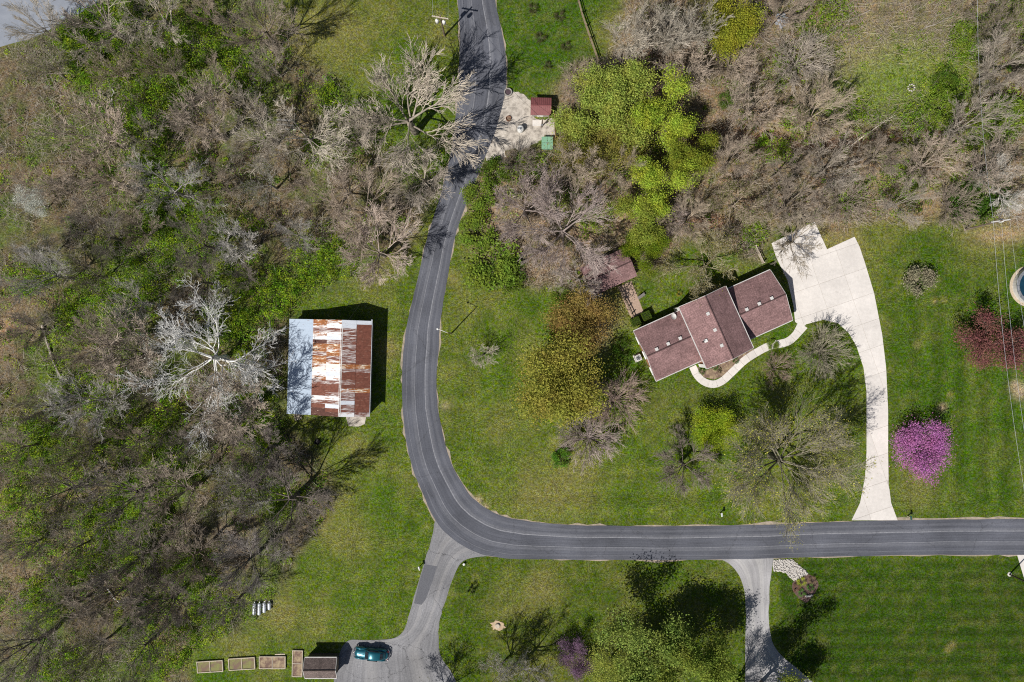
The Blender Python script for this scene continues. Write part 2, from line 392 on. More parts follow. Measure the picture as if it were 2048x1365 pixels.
# ------------------------------------------------------------------ roads and paving
def catmull(P, n):
    P = [np.array(p, float) for p in P]; out = []
    Q = [2*P[0]-P[1]] + P + [2*P[-1]-P[-2]]
    for i in range(1, len(Q)-2):
        for k in range(n):
            t = k/n; p0,p1,p2,p3 = Q[i-1:i+3]
            out.append(.5*((2*p1)+(-p0+p2)*t+(2*p0-5*p1+4*p2-p3)*t*t+(-p0+3*p1-3*p2+p3)*t**3))
    out.append(P[-1]); return np.array(out)
def strip(name, A, B, z, mat, nx=8, kind='structure', jag=0.0, seed=0, parent=None):
    """surface between two edge polylines in photo pixels; UV = metres across, metres along"""
    A = np.array(A); B = np.array(B)
    if jag:
        r = np.random.RandomState(seed); k = len(A)
        ja = np.interp(np.arange(k), np.arange(0,k,2), r.normal(0,jag,len(range(0,k,2)))); jb = np.interp(np.arange(k), np.arange(0,k,2), r.normal(0,jag,len(range(0,k,2))))
        d = (B-A)/np.linalg.norm(B-A,axis=1)[:,None]; A = A - d*ja[:,None]; B = B + d*jb[:,None]
    n = len(A); t = np.linspace(0,1,nx+1)
    P = A[:,None,:]*(1-t)[None,:,None] + B[:,None,:]*t[None,:,None]
    X = (P[...,0]-1024)*S; Y = (682.5-P[...,1])*S
    V = np.stack([X,Y,np.full(X.shape,z)],-1).reshape(-1,3)
    idx = np.arange(n*(nx+1)).reshape(n,nx+1)
    F = np.stack([idx[:-1,:-1],idx[:-1,1:],idx[1:,1:],idx[1:,:-1]],-1).reshape(-1,4)
    # upward normal
    a,b,c = V[F[0,0]],V[F[0,1]],V[F[0,2]]
    if np.cross(b-a,c-a)[2] < 0: F = F[:,::-1]
    me = np_mesh(name, V, F)
    mid = (A+B)/2; along = np.concatenate([[0],np.cumsum(np.linalg.norm(np.diff(mid,axis=0),axis=1))])*S
    UV = np.stack([np.broadcast_to(t,(n,nx+1)), np.broadcast_to(along[:,None],(n,nx+1))],-1).reshape(-1,2)
    uv = me.uv_layers.new(name='UVMap'); uv.data.foreach_set('uv', UV[F.ravel()].astype(np.float32).ravel())
    o = link(name, me, mat, parent)
    if kind: tag(o, kind=kind)
    return o
def sheet(name, poly, z, mat, kind='structure', parent=None, smoothn=0, jag=0, seed=1):
    P = np.array(poly, float)
    if smoothn:
        P = catmull(list(P)+[P[0]], smoothn)[:-1]
    if jag:
        P = P + np.random.RandomState(seed).normal(0, jag, P.shape)
    bm = bmesh.new()
    vs = [bm.verts.new(((x-1024)*S, (682.5-y)*S, z)) for x,y in P]
    f = bm.faces.new(vs); f.normal_update()
    if f.normal.z < 0: f.normal_flip()
    bmesh.ops.triangulate(bm, faces=[f])
    me = bpy.data.meshes.new(name); bm.to_mesh(me); bm.free()
    o = link(name, me, mat, parent)
    if kind: tag(o, kind=kind)
    return o

def road_mat(name, c1, c2, tracks, streak=(.36,.36,.38), cracks=True, edge=True, cscale=.085):
    """asphalt: aggregate speckle, worn pale lines at the given places across (u), cracks across"""
    m, nt, b = new_mat(name); b.inputs['Roughness'].default_value=.88; b.inputs['Specular IOR Level'].default_value=.25
    uv = N(nt,'ShaderNodeUVMap'); tc = N(nt,'ShaderNodeTexCoord')
    sp = N(nt,'ShaderNodeSeparateXYZ'); nt.links.new(uv.outputs['UV'], sp.inputs[0])
    no = N(nt,'ShaderNodeTexNoise',Scale=4.5,Detail=5,Roughness=.8); nt.links.new(tc.outputs['Object'],no.inputs['Vector'])
    cr = N(nt,'ShaderNodeValToRGB'); cr.color_ramp.elements[0].position=.3; cr.color_ramp.elements[1].position=.7
    cr.color_ramp.elements[0].color=c4(c1); cr.color_ramp.elements[1].color=c4(c2); nt.links.new(no.outputs['Fac'],cr.inputs['Fac'])
    nb = N(nt,'ShaderNodeTexNoise',Scale=.16,Detail=4); nt.links.new(tc.outputs['Object'],nb.inputs['Vector'])
    rb = N(nt,'ShaderNodeMapRange'); rb.inputs['From Min'].default_value=.3; rb.inputs['From Max'].default_value=.7; rb.inputs['To Min'].default_value=.74; rb.inputs['To Max'].default_value=1.26; nt.links.new(nb.outputs['Fac'],rb.inputs['Value'])
    sc = N(nt,'ShaderNodeVectorMath',operation='SCALE'); nt.links.new(cr.outputs['Color'],sc.inputs[0]); nt.links.new(rb.outputs[0],sc.inputs['Scale'])
    cur = sc.outputs['Vector']
    # streaks along the traffic direction
    mp = N(nt,'ShaderNodeMapping'); mp.inputs['Scale'].default_value=(34,.10,1); nt.links.new(uv.outputs['UV'],mp.inputs['Vector'])
    ns = N(nt,'ShaderNodeTexNoise',Scale=1,Detail=4,Roughness=.7); nt.links.new(mp.outputs['Vector'],ns.inputs['Vector'])
    rs = N(nt,'ShaderNodeMapRange'); rs.inputs['From Min'].default_value=.3; rs.inputs['From Max'].default_value=.7; rs.inputs['To Min'].default_value=.78; rs.inputs['To Max'].default_value=1.24; nt.links.new(ns.outputs['Fac'],rs.inputs['Value'])
    s2 = N(nt,'ShaderNodeVectorMath',operation='SCALE'); nt.links.new(cur,s2.inputs[0]); nt.links.new(rs.outputs[0],s2.inputs['Scale']); cur = s2.outputs['Vector']
    # wander of the lines
    wn_ = N(nt,'ShaderNodeTexNoise',Scale=.09,Detail=2); nt.links.new(tc.outputs['Object'],wn_.inputs['Vector'])
    wm = N(nt,'ShaderNodeMath',operation='MULTIPLY_ADD'); wm.inputs[1].default_value=.06; nt.links.new(wn_.outputs['Fac'],wm.inputs[0]); nt.links.new(sp.outputs['X'],wm.inputs[2])
    brk = N(nt,'ShaderNodeTexNoise',Scale=2.2,Detail=6,Roughness=.8); nt.links.new(tc.outputs['Object'],brk.inputs['Vector'])
    brr = N(nt,'ShaderNodeMapRange'); brr.inputs['From Min'].default_value=.22; brr.inputs['From Max'].default_value=.62; nt.links.new(brk.outputs['Fac'],brr.inputs['Value'])
    for (u, wd, k) in tracks:
        d = N(nt,'ShaderNodeMath',operation='SUBTRACT'); nt.links.new(wm.outputs[0],d.inputs[0]); d.inputs[1].default_value=u+.03
        ab = N(nt,'ShaderNodeMath',operation='ABSOLUTE'); nt.links.new(d.outputs[0],ab.inputs[0])
        mr = N(nt,'ShaderNodeMapRange'); mr.inputs['From Min'].default_value=wd; mr.inputs['From Max'].default_value=wd*.3; nt.links.new(ab.outputs[0],mr.inputs['Value'])
        mu = N(nt,'ShaderNodeMath',operation='MULTIPLY'); nt.links.new(mr.outputs[0],mu.inputs[0]); nt.links.new(brr.outputs[0],mu.inputs[1])
        mk = N(nt,'ShaderNodeMath',operation='MULTIPLY'); nt.links.new(mu.outputs[0],mk.inputs[0]); mk.inputs[1].default_value=k
        mx = N(nt,'ShaderNodeMix',data_type='RGBA'); nt.links.new(mk.outputs[0],mx.inputs['Factor']); nt.links.new(cur,mx.inputs['A']); mx.inputs['B'].default_value=c4(streak); cur = mx.outputs['Result']
    if cracks:
        vo = N(nt,'ShaderNodeTexVoronoi',feature='DISTANCE_TO_EDGE',Scale=cscale)
        wv = N(nt,'ShaderNodeTexNoise',Scale=.5,Detail=5,Roughness=.7); nt.links.new(tc.outputs['Object'],wv.inputs['Vector'])
        wa = N(nt,'ShaderNodeVectorMath',operation='SCALE'); nt.links.new(wv.outputs['Color'],wa.inputs[0]); wa.inputs['Scale'].default_value=2.2
        wb = N(nt,'ShaderNodeVectorMath',operation='ADD'); nt.links.new(tc.outputs['Object'],wb.inputs[0]); nt.links.new(wa.outputs['Vector'],wb.inputs[1])
        nt.links.new(wb.outputs['Vector'],vo.inputs['Vector'])
        mr = N(nt,'ShaderNodeMapRange'); mr.inputs['From Min'].default_value=.0055; mr.inputs['From Max'].default_value=.001; mr.inputs['To Max'].default_value=cracks if not cracks is True else .35; nt.links.new(vo.outputs['Distance'],mr.inputs['Value'])
        mx = N(nt,'ShaderNodeMix',data_type='RGBA'); nt.links.new(mr.outputs[0],mx.inputs['Factor']); nt.links.new(cur,mx.inputs['A']); mx.inputs['B'].default_value=(.03,.03,.032,1); cur = mx.outputs['Result']
    nt.links.new(cur,b.inputs['Base Color'])
    n5 = N(nt,'ShaderNodeTexNoise',Scale=14,Detail=2); nt.links.new(tc.outputs['Object'],n5.inputs['Vector'])
    bp = N(nt,'ShaderNodeBump',Strength=.35,Distance=.03); nt.links.new(n5.outputs['Fac'],bp.inputs['Height']); nt.links.new(bp.outputs['Normal'],b.inputs['Normal'])
    return m
M_ROAD = road_mat('asphalt', (.076,.080,.097), (.118,.122,.142), [(.36,.013,.62),(.66,.017,.75),(.30,.06,.18),(.70,.06,.22),(.12,.012,.25),(.86,.05,.12)])
M_LANE = road_mat('old_asphalt', (.15,.15,.16), (.27,.265,.27), [(.3,.08,.3),(.7,.08,.3)], streak=(.42,.40,.38), cracks=.8, cscale=.16)
M_LANE2 = road_mat('pale_lane', (.29,.28,.285), (.38,.37,.37), [(.3,.1,.4),(.72,.1,.35)], streak=(.55,.53,.5), cracks=.15)
M_PATCH = pmat('asphalt_patch', (.105,.107,.12), (.14,.142,.155), 5, bump=.3)
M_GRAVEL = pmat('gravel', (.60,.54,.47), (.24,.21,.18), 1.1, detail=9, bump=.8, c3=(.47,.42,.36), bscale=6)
M_SHOULDER = pmat('shoulder_grit', (.42,.34,.28), (.24,.21,.14), 1.6, detail=8, bump=.5)
def conc_mat():
    m, nt, b = new_mat('concrete'); b.inputs['Roughness'].default_value=.9; b.inputs['Specular IOR Level'].default_value=.2
    geo = N(nt,'ShaderNodeNewGeometry'); oi = N(nt,'ShaderNodeObjectInfo')
    def nz(sc,det,lo,hi,a,bb):
        n = N(nt,'ShaderNodeTexNoise',Scale=sc,Detail=det,Roughness=.7); nt.links.new(geo.outputs['Position'],n.inputs['Vector'])
        r = N(nt,'ShaderNodeMapRange'); r.inputs['From Min'].default_value=lo; r.inputs['From Max'].default_value=hi; r.inputs['To Min'].default_value=a; r.inputs['To Max'].default_value=bb
        nt.links.new(n.outputs['Fac'],r.inputs['Value']); return r.outputs[0]
    a = nz(.25,6,.3,.7,.86,1.08); c = nz(2.5,4,.3,.7,.93,1.07); d = nz(.6,8,.22,.38,.72,1.0)
    r = N(nt,'ShaderNodeMapRange'); r.inputs['To Min'].default_value=.93; r.inputs['To Max'].default_value=1.05; nt.links.new(oi.outputs['Random'],r.inputs['Value'])
    cur = a
    for q in (c,d,r.outputs[0]):
        mu = N(nt,'ShaderNodeMath',operation='MULTIPLY'); nt.links.new(cur,mu.inputs[0]); nt.links.new(q,mu.inputs[1]); cur = mu.outputs[0]
    sc = N(nt,'ShaderNodeVectorMath',operation='SCALE'); sc.inputs[0].default_value=(.69,.645,.60); nt.links.new(cur,sc.inputs['Scale']); nt.links.new(sc.outputs['Vector'],b.inputs['Base Color'])
    return m
M_CONC = conc_mat()
M_JOINT = pmat('joint_dirt', (.56,.51,.46), (.40,.37,.33), 2)
M_PAVER = pmat('tan_paver', (.46,.33,.25), (.35,.25,.19), 4, detail=6)

ROAD = [((913,-400),(975,-400)),((913,-60),(982,-60)),((915,0),(990,0)),((920,60),(1003,60)),((919,110),(1012,120)),((917,170),(1010,185)),((911,240),(993,255)),((903,300),(970,315)),((886,370),(946,375)),((869,430),(922,437)),((853,480),(907,488)),((835,560),(893,565)),((816,640),(881,640)),((807,700),(877,700)),((804,760),(873,760)),((806,820),(876,815)),((812,880),(885,865)),((825,935),(898,915)),((845,985),(917,955)),((870,1040),(940,990)),((905,1078),(970,1016)),((950,1104),(1010,1034)),((1010,1117),(1065,1044)),((1100,1119),(1120,1049)),((1200,1120),(1200,1052)),((1350,1120),(1350,1053)),((1500,1118),(1500,1051)),((1650,1114),(1650,1045)),((1800,1111),(1800,1041)),((1950,1110),(1950,1039)),((2048,1110),(2048,1038)),((2250,1108),(2250,1037)),((2800,1105),(2800,1034))]
RA = catmull([p[0] for p in ROAD], 8); RB = catmull([p[1] for p in ROAD], 8)
dd = (RB-RA)/np.linalg.norm(RB-RA,axis=1)[:,None]
strip('road_shoulder', RA-dd*1.4, RB+dd*1.4, .012, M_SHOULDER, 4, jag=2.0, seed=3)
strip('road', RA, RB, .03, M_ROAD, 8, jag=.35, seed=4)
# paved corner, top left
sheet('road', [(-500,-500),(330,-500),(215,-10),(200,4),(184,12),(168,24),(150,33),(132,42),(114,52),(95,62),(76,71),(58,78),(40,84),(20,90),(0,94),(-500,130)], .02, pmat('blue_grey_paving',(.20,.22,.26),(.30,.32,.36),.5,detail=9,bump=.1,lo=.25,hi=.75), jag=1.5)
# lower-left drive
LA = catmull([(872,1036),(862,1078),(849,1128),(828,1195),(813,1248),(802,1268),(782,1278),(735,1281),(692,1284),(674,1330),(660,1420),(640,1600)], 6)
LB = catmull([(1010,1109),(946,1116),(921,1128),(905,1160),(893,1195),(883,1228),(878,1255),(877,1285),(884,1318),(905,1350),(930,1420),(960,1600)], 6)
strip('driveway', LA, LB, .02, M_LANE, 8, jag=.5, seed=8)
sheet('asphalt_patch', [(849,1129),(874,1133),(866,1160),(851,1200),(843,1210),(828,1207),(838,1166)], .026, M_PATCH)
# lower-right lane
LC = catmull([(1425,1112),(1458,1128),(1478,1152),(1489,1185),(1492,1230),(1491,1290),(1490,1365),(1488,1600)], 6)
LD = catmull([(1548,1110),(1545,1130),(1541,1160),(1538,1205),(1540,1262),(1557,1305),(1630,1368),(1850,1560)], 6)
strip('driveway', LC, LD, .022, M_LANE2, 8, jag=.4, seed=9)
# gravel yard by the pump shed
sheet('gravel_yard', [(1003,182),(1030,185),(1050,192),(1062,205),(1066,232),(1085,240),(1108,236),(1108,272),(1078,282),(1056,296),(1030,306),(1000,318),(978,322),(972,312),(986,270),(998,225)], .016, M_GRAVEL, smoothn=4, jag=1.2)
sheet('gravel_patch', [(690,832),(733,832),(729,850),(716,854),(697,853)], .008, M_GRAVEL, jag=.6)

# concrete drive, cut into slabs
def slabs(parent_name, poly, angle, du, dv, off, mat, z0=.015, z1=.045, gap=.04, kind='structure', smoothn=0):
    P = np.array(poly, float)
    base = sheet(parent_name, P, z0, M_JOINT, kind=kind)
    bm = bmesh.new()
    vs = [bm.verts.new(((x-1024)*S, (682.5-y)*S, z1)) for x,y in P]
    f = bm.faces.new(vs); f.normal_update()
    if f.normal.z < 0: f.normal_flip()
    bmesh.ops.triangulate(bm, faces=[f])
    ca, sa = math.cos(angle), math.sin(angle)
    for (nx_, ny_, step, o0) in ((ca,sa,du,off[0]),(-sa,ca,dv,off[1])):
        ts = [nx_*v.co.x + ny_*v.co.y for v in bm.verts]
        k = math.floor((min(ts)-o0)/step)
        while o0+k*step < max(ts):
            for e in (-gap/2, gap/2):
                bmesh.ops.bisect_plane(bm, geom=bm.verts[:]+bm.edges[:]+bm.faces[:], dist=1e-5, plane_co=(nx_*(o0+k*step+e), ny_*(o0+k*step+e), 0), plane_no=(nx_,ny_,0))
            k += 1
    cells = {}
    for f in bm.faces:
        c = f.calc_center_median(); u = (ca*c.x+sa*c.y-off[0])/du; v = (-sa*c.x+ca*c.y-off[1])/dv
        if abs(u-round(u))*du < gap*.49 or abs(v-round(v))*dv < gap*.49: continue
        cells.setdefault((math.floor(u),math.floor(v)),[]).append(f)
    for key, fs in cells.items():
        if sum(f.calc_area() for f in fs) < .15: continue
        mb = MB(); ix = {}
        for f in fs:
            loop = []
            for v in f.verts:
                if v not in ix: ix[v] = len(mb.v); mb.v.append(tuple(v.co))
                loop.append(ix[v])
            mb.f.append(tuple(loop))
        fset = set(fs)
        for f in fs:
            for l in f.loops:
                if sum(1 for q in l.edge.link_faces if q in fset) == 1:
                    a = l.vert; b_ = l.link_loop_next.vert; n = len(mb.v)
                    mb.v += [tuple(a.co), tuple(b_.co), (b_.co.x,b_.co.y,z0-.01), (a.co.x,a.co.y,z0-.01)]
                    mb.f.append((n,n+3,n+2,n+1))
        o = mb.build('slab', mat, base); 
        o.location.z = rnd.uniform(-.004,.004)
    bm.free(); return base
DRIVE = [(1543,487),(1629,444),(1654,499),(1709,474),(1719,494),(1730,527),(1748,587),(1764,669),(1772,736),(1776,821),(1776,905),(1777,966),(1782,1006),(1795,1041),(1703,1041),(1720,1006),(1730,955),(1733,905),(1733,784),(1727,736),(1713,693),(1697,666),(1676,647),(1646,640),(1612,649),(1606,656),(1590,644),(1587,612),(1575,561),(1553,517)]
slabs('driveway', DRIVE, math.radians(19), 4.1, 3.9, (1.2,.9), M_CONC)
sheet('driveway', [(2034,1110),(2200,1110),(2200,1300),(2100,1300),(2052,1170)], .018, M_CONC)
# front walk of separate slabs
WALK = catmull([(1606,650),(1590,672),(1572,685),(1540,692),(1512,706),(1487,723),(1463,746),(1445,762),(1427,769),(1408,764),(1394,751),(1385,733)], 6)
def walk():
    dens = np.linalg.norm(np.diff(WALK,axis=0),axis=1); s = np.concatenate([[0],np.cumsum(dens)])
    n = 17; q = np.linspace(0,s[-1],n*3+1)
    C = np.stack([np.interp(q,s,WALK[:,0]),np.interp(q,s,WALK[:,1])],-1)
    Tn_ = np.gradient(C,axis=0); Tn_ /= np.linalg.norm(Tn_,axis=1)[:,None]; Nn = np.stack([-Tn_[:,1],Tn_[:,0]],-1)
    hw = np.interp(q,[0,s[-1]*.08,s[-1]],[11,8,7.2])[:,None]
    A = C+Nn*hw; B = C-Nn*hw
    base = strip('garden_path', A*1.0, B*1.0, .006, M_JOINT, 1)
    for i in range(n):
        ids = [i*3,i*3+1,i*3+2,i*3+3]
        def sh(P, k): 
            P = P.copy(); P[0] = P[0]+(P[1]-P[0])*.06; P[-1] = P[-1]+(P[-2]-P[-1])*.06; return P
        a = sh(A[ids],0); b = sh(B[ids],0)
        ring = [W(x,y,0) for x,y in a] + [W(x,y,0) for x,y in b[::-1]]
        ring = [(p.x,p.y,.04) for p in ring]
        ar = sum(ring[k][0]*ring[(k+1)%8][1]-ring[(k+1)%8][0]*ring[k][1] for k in range(8))
        if ar < 0: ring = ring[::-1]
        MB().slab(ring, .045).build('slab', M_CONC, base)
walk()
sheet('flower_bed', [(1392,734),(1412,742),(1505,700),(1518,696),(1500,708),(1468,733),(1447,752),(1428,760),(1410,756),(1399,748)], .01, M_SOIL, kind='structure', jag=.5)
# brick terrace walk between house and garden pavilion
sheet('terrace', [(1236,574),(1263,563),(1287,624),(1264,637),(1258,628)], .02, M_PAVER, kind='structure')

# ------------------------------------------------------------------ buildings
HA = math.radians(24.2)
def uv_plane(me, o, ux, vx):
    """metre UVs from two local directions"""
    uv = me.uv_layers.new(name='UVMap'); L = np.zeros(len(me.loops)*2, dtype=np.float32)
    for p in me.polygons:
        for li in p.loop_indices:
            c = me.vertices[me.loops[li].vertex_index].co - o
            L[2*li] = c.dot(ux); L[2*li+1] = c.dot(vx)
    uv.data.foreach_set('uv', L)
def roof_plane(parent, P, t, mat, name='roof'):
    """P: eave a, eave b, ridge b, ridge a (local)"""
    mb = MB().slab(P, t); me = mb.mesh(name)
    ux = (Vector(P[1])-Vector(P[0])).normalized(); vx = (Vector(P[3])-Vector(P[0])); vx = (vx-ux*vx.dot(ux)).normalized()
    uv_plane(me, Vector(P[0]), ux, vx)
    return link(name, me, mat, parent)
def gable(parent, u0, u1, v0, v1, ze, zr, axis, mat_roof, mat_wall, over=.35, wall_in=.0, trim=True, rakes=(1,1)):
    """gable-roofed block in local u/v; u0..v1 is the ROOF outline; ridge along axis"""
    wu0,wu1,wv0,wv1 = u0+over,u1-over,v0+over,v1-over
    zw = ze - .06
    if axis == 'u':
        vm = (v0+v1)/2; sl = (zr-ze)/(vm-v0)
        peak = zr - .14
        w = MB()
        w.v = [(wu0,wv0,-.05),(wu1,wv0,-.05),(wu1,wv1,-.05),(wu0,wv1,-.05),(wu0,wv0,zw),(wu1,wv0,zw),(wu1,wv1,zw),(wu0,wv1,zw),(wu0,vm,peak),(wu1,vm,peak)]
        w.f = [(0,1,5,4),(2,3,7,6),(1,2,6,9,5),(3,0,4,8,7)]
        w.build('wall', mat_wall, parent)
        a = roof_plane(parent, [(u0,v0,ze),(u1,v0,ze),(u1,vm,zr),(u0,vm,zr)], .12, mat_roof)
        b = roof_plane(parent, [(u1,v1,ze),(u0,v1,ze),(u0,vm+.002,zr),(u1,vm+.002,zr)], .12, mat_roof)
        MB().tube([(u0,vm,zr+.0),(u1,vm,zr+.0)], .10, 6).build('ridge_cap', mat_roof, a)
        if trim:
            for v in (v0-.06, v1+.06): MB().box(u0,u1,v-.06,v+.06,ze-.16,ze-.02).build('gutter', M_TRIM, parent)
            for u in [q_ for q_,on in zip((u0-.035,u1+.035),rakes) if on]:
                m = MB(); 
                for (va,vb) in ((v0,vm),(v1,vm)):
                    m.slab([(u-.03,va,ze+.02),(u+.03,va,ze+.02),(u+.03,vb,zr+.02),(u-.03,vb,zr+.02)] if va<vb else [(u+.03,va,ze+.02),(u-.03,va,ze+.02),(u-.03,vb,zr+.02),(u+.03,vb,zr+.02)], .2)
                m.build('rake_trim', M_TRIM, parent)
    else:
        um = (u0+u1)/2; peak = zr-.14
        w = MB()
        w.v = [(wu0,wv0,-.05),(wu1,wv0,-.05),(wu1,wv1,-.05),(wu0,wv1,-.05),(wu0,wv0,zw),(wu1,wv0,zw),(wu1,wv1,zw),(wu0,wv1,zw),(um,wv0,peak),(um,wv1,peak)]
        w.f = [(1,2,6,5),(3,0,4,7),(0,1,5,8,4),(2,3,7,9,6)]
        w.build('wall', mat_wall, parent)
        a = roof_plane(parent, [(u0,v1,ze),(u0,v0,ze),(um,v0,zr),(um,v1,zr)], .12, mat_roof)
        b = roof_plane(parent, [(u1,v0,ze),(u1,v1,ze),(um+.002,v1,zr),(um+.002,v0,zr)], .12, mat_roof)
        MB().tube([(um,v0,zr),(um,v1,zr)], .10, 6).build('ridge_cap', mat_roof, a)
        if trim:
            for u in (u0-.06,u1+.06): MB().box(u-.06,u+.06,v0,v1,ze-.16,ze-.02).build('gutter', M_TRIM, parent)
            for v in (v0-.035,v1+.035):
                m = MB()
                for (ua,ub) in ((u0,um),(u1,um)):
                    r = [(ua,v-.03,ze+.02),(ub,v-.03,zr+.02),(ub,v+.03,zr+.02),(ua,v+.03,ze+.02)]
                    m.slab(r if ua<ub else r[::-1], .2)
                m.build('rake_trim', M_TRIM, parent)

house = empty('house', (0,0,0), HA, 'brick house with brown shingled roofs in three joined blocks', 'house')
gable(house, 16.85, 24.35, -14.0, -6.0, 2.7, 4.6, 'u', M_SHINGLE, M_BRICK, over=.3, rakes=(1,0))
gable(house, 23.95, 31.3, -15.15, -5.4, 4.75, 6.5, 'v', M_SHINGLE, M_BRICK, over=.35)
gable(house, 30.9, 38.8, -14.05, -6.0, 2.7, 4.6, 'u', M_SHINGLE, M_BRICK, over=.3, rakes=(0,1))
# windows, doors
def window(parent, u, v, z, w, h, nx, ny):
    """window on a wall whose outward normal is (nx,ny) in local axes"""
    tx, ty = -ny, nx
    M = Matrix(((tx,nx,0,u),(ty,ny,0,v),(0,0,1,z),(0,0,0,1)))
    f = MB()
    for (a,b,c,d) in ((-w/2-.08,w/2+.08,-.1,0),(-w/2-.08,w/2+.08,h,h+.1),(-w/2-.08,-w/2,0,h),(w/2,w/2+.08,0,h),(-.03,.03,0,h)):
        f.box(a,b,-.02,.07,c,d,M)
    fo = f.build('window', M_WHITE, parent)
    MB().box(-w/2,w/2,-.02,.02,0,h,M).build('pane', M_GLASS, fo)
    MB().box(-w/2-.14,w/2+.14,-.02,.16,-.17,-.1,M).build('sill', M_WHITE, fo)
for v in (-12.6,-10.0,-7.6): window(house, 17.15, v, 1.0, 1.0, 1.2, -1, 0)
for u in (18.8,21.5): window(house, u, -13.7, 1.0, 1.4, 1.2, 0, -1); window(house, u, -6.3, 1.0, 1.4, 1.2, 0, 1)
for u in (26.2,29.5): window(house, u, -14.9, 2.3, 1.3, 1.2, 0, -1); window(house, u, -5.75, 2.3, 1.3, 1.2, 0, 1)
for u in (34,36.5): window(house, u, -13.75, 1.0, 1.2, 1.1, 0, -1)
gd = MB().box(38.5,38.56,-12.6,-7.4,0,2.2).build('garage_door', M_WHITE, house)
for i in range(4): MB().box(38.56,38.585,-12.5,-7.5,.08+i*.54,.52+i*.54).build('panel', M_WHITE, gd)
dr = MB().box(23.3,24.2,-13.76,-13.70,0,2.1).build('front_door', pmat('door_red',(.25,.05,.04)), house)
MB().tube([(23.4,-13.8,1.0),(23.4,-13.8,1.1)], .04, 6).build('handle', M_METAL, dr)
# roof vents and pipe
HM = Matrix.Rotation(HA,4,'Z'); HMi = HM.inverted()
def roof_z(u, v):
    if u < 23.95: return 4.6-(abs(v+10.0))*(1.9/4.0)
    if u <= 31.3: return 6.5-abs(u-27.63)*(1.75/3.68)
    return 4.6-abs(v+10.03)*(1.9/4.02)
def on_roof(px, py):
    h = 4.5
    for _ in range(6):
        p = HMi @ W(px,py,h); h = roof_z(p.x,p.y)
    return p.x, p.y, h
for (px,py) in [(1313,699),(1336,688),(1360,677),(1415.5,628),(1429.5,660.5),(1443,691.5),(1493,619.5),(1518,608),(1543,597)]:
    u,v,z = on_roof(px,py)
    m = MB().box(-.19,.19,-.19,.19,-.12,.14); m.box(-.23,.23,-.23,.23,.14,.18)
    m.build('roof_vent', M_TRIM, house, (u,v,z))
u,v,z = on_roof(1411,682)
MB().box(-.22,.22,-.22,.22,-.1,.35).build('flue', M_WHITE, house, (u,v,z))
MB().tube([(0,0,0),(0,0,.9)], .07, 8).build('vent_pipe', M_BLACK, house, (u-.45,v-.02,z-.1))
u,v,z = on_roof(1345,634)
sd = MB().lathe([(.02,0),(.25,.03),(.46,.14),(.47,.16),(.25,.07),(.02,.03)], 14, Matrix.Rotation(math.radians(28),4,'Y')).build('satellite_dish', M_WHITE, house, (u,v,z+.5))
MB().tube([(0,0,-.6),(0,0,0)], .03, 6).build('mast', M_METAL, sd)
# porch corner posts on the middle block
MB().box(24.05,24.55,-15.1,-14.55,.0,4.6).build('corner_post', M_WHITE, house)
MB().box(24.05,24.45,-5.9,-5.45,.0,4.6).build('corner_post', M_WHITE, house)

# air conditioner
ac = empty('air_conditioner', W(1275,716), HA, 'pale air conditioning unit beside brick gable wall', 'air conditioner')
MB().box(-.45,.45,-.45,.45,.03,.85).build('casing', M_TRIM, ac)
MB().lathe([(.36,.852),(.36,.90),(.30,.90),(.30,.87)], 18).build('fan_ring', M_METAL, ac)
f = MB()
for k in range(5):
    f.box(.04,.29,-.05,.05,.872,.882, Matrix.Rotation(k*2*PI/5,4,'Z'))
f.build('fan', M_BLACK, ac)
MB().box(-.55,.55,-.55,.55,0,.03).build('pad', M_CONC, ac)

# garden pavilion roof, top left of house
pv = empty('garden_pavilion', W(1212,552), math.radians(24.5), 'small outbuilding with pinkish brown shingled roof under a bare tree', 'outbuilding')
gable(pv, -3.3, 3.9, -2.0, 2.6, 2.0, 2.9, 'u', M_SHINGLE, M_OLDWOOD, over=.3, trim=False)
MB().box(1.2,2.1,-1.76,-1.70,0,1.9).build('door', M_OLDWOOD, pv)

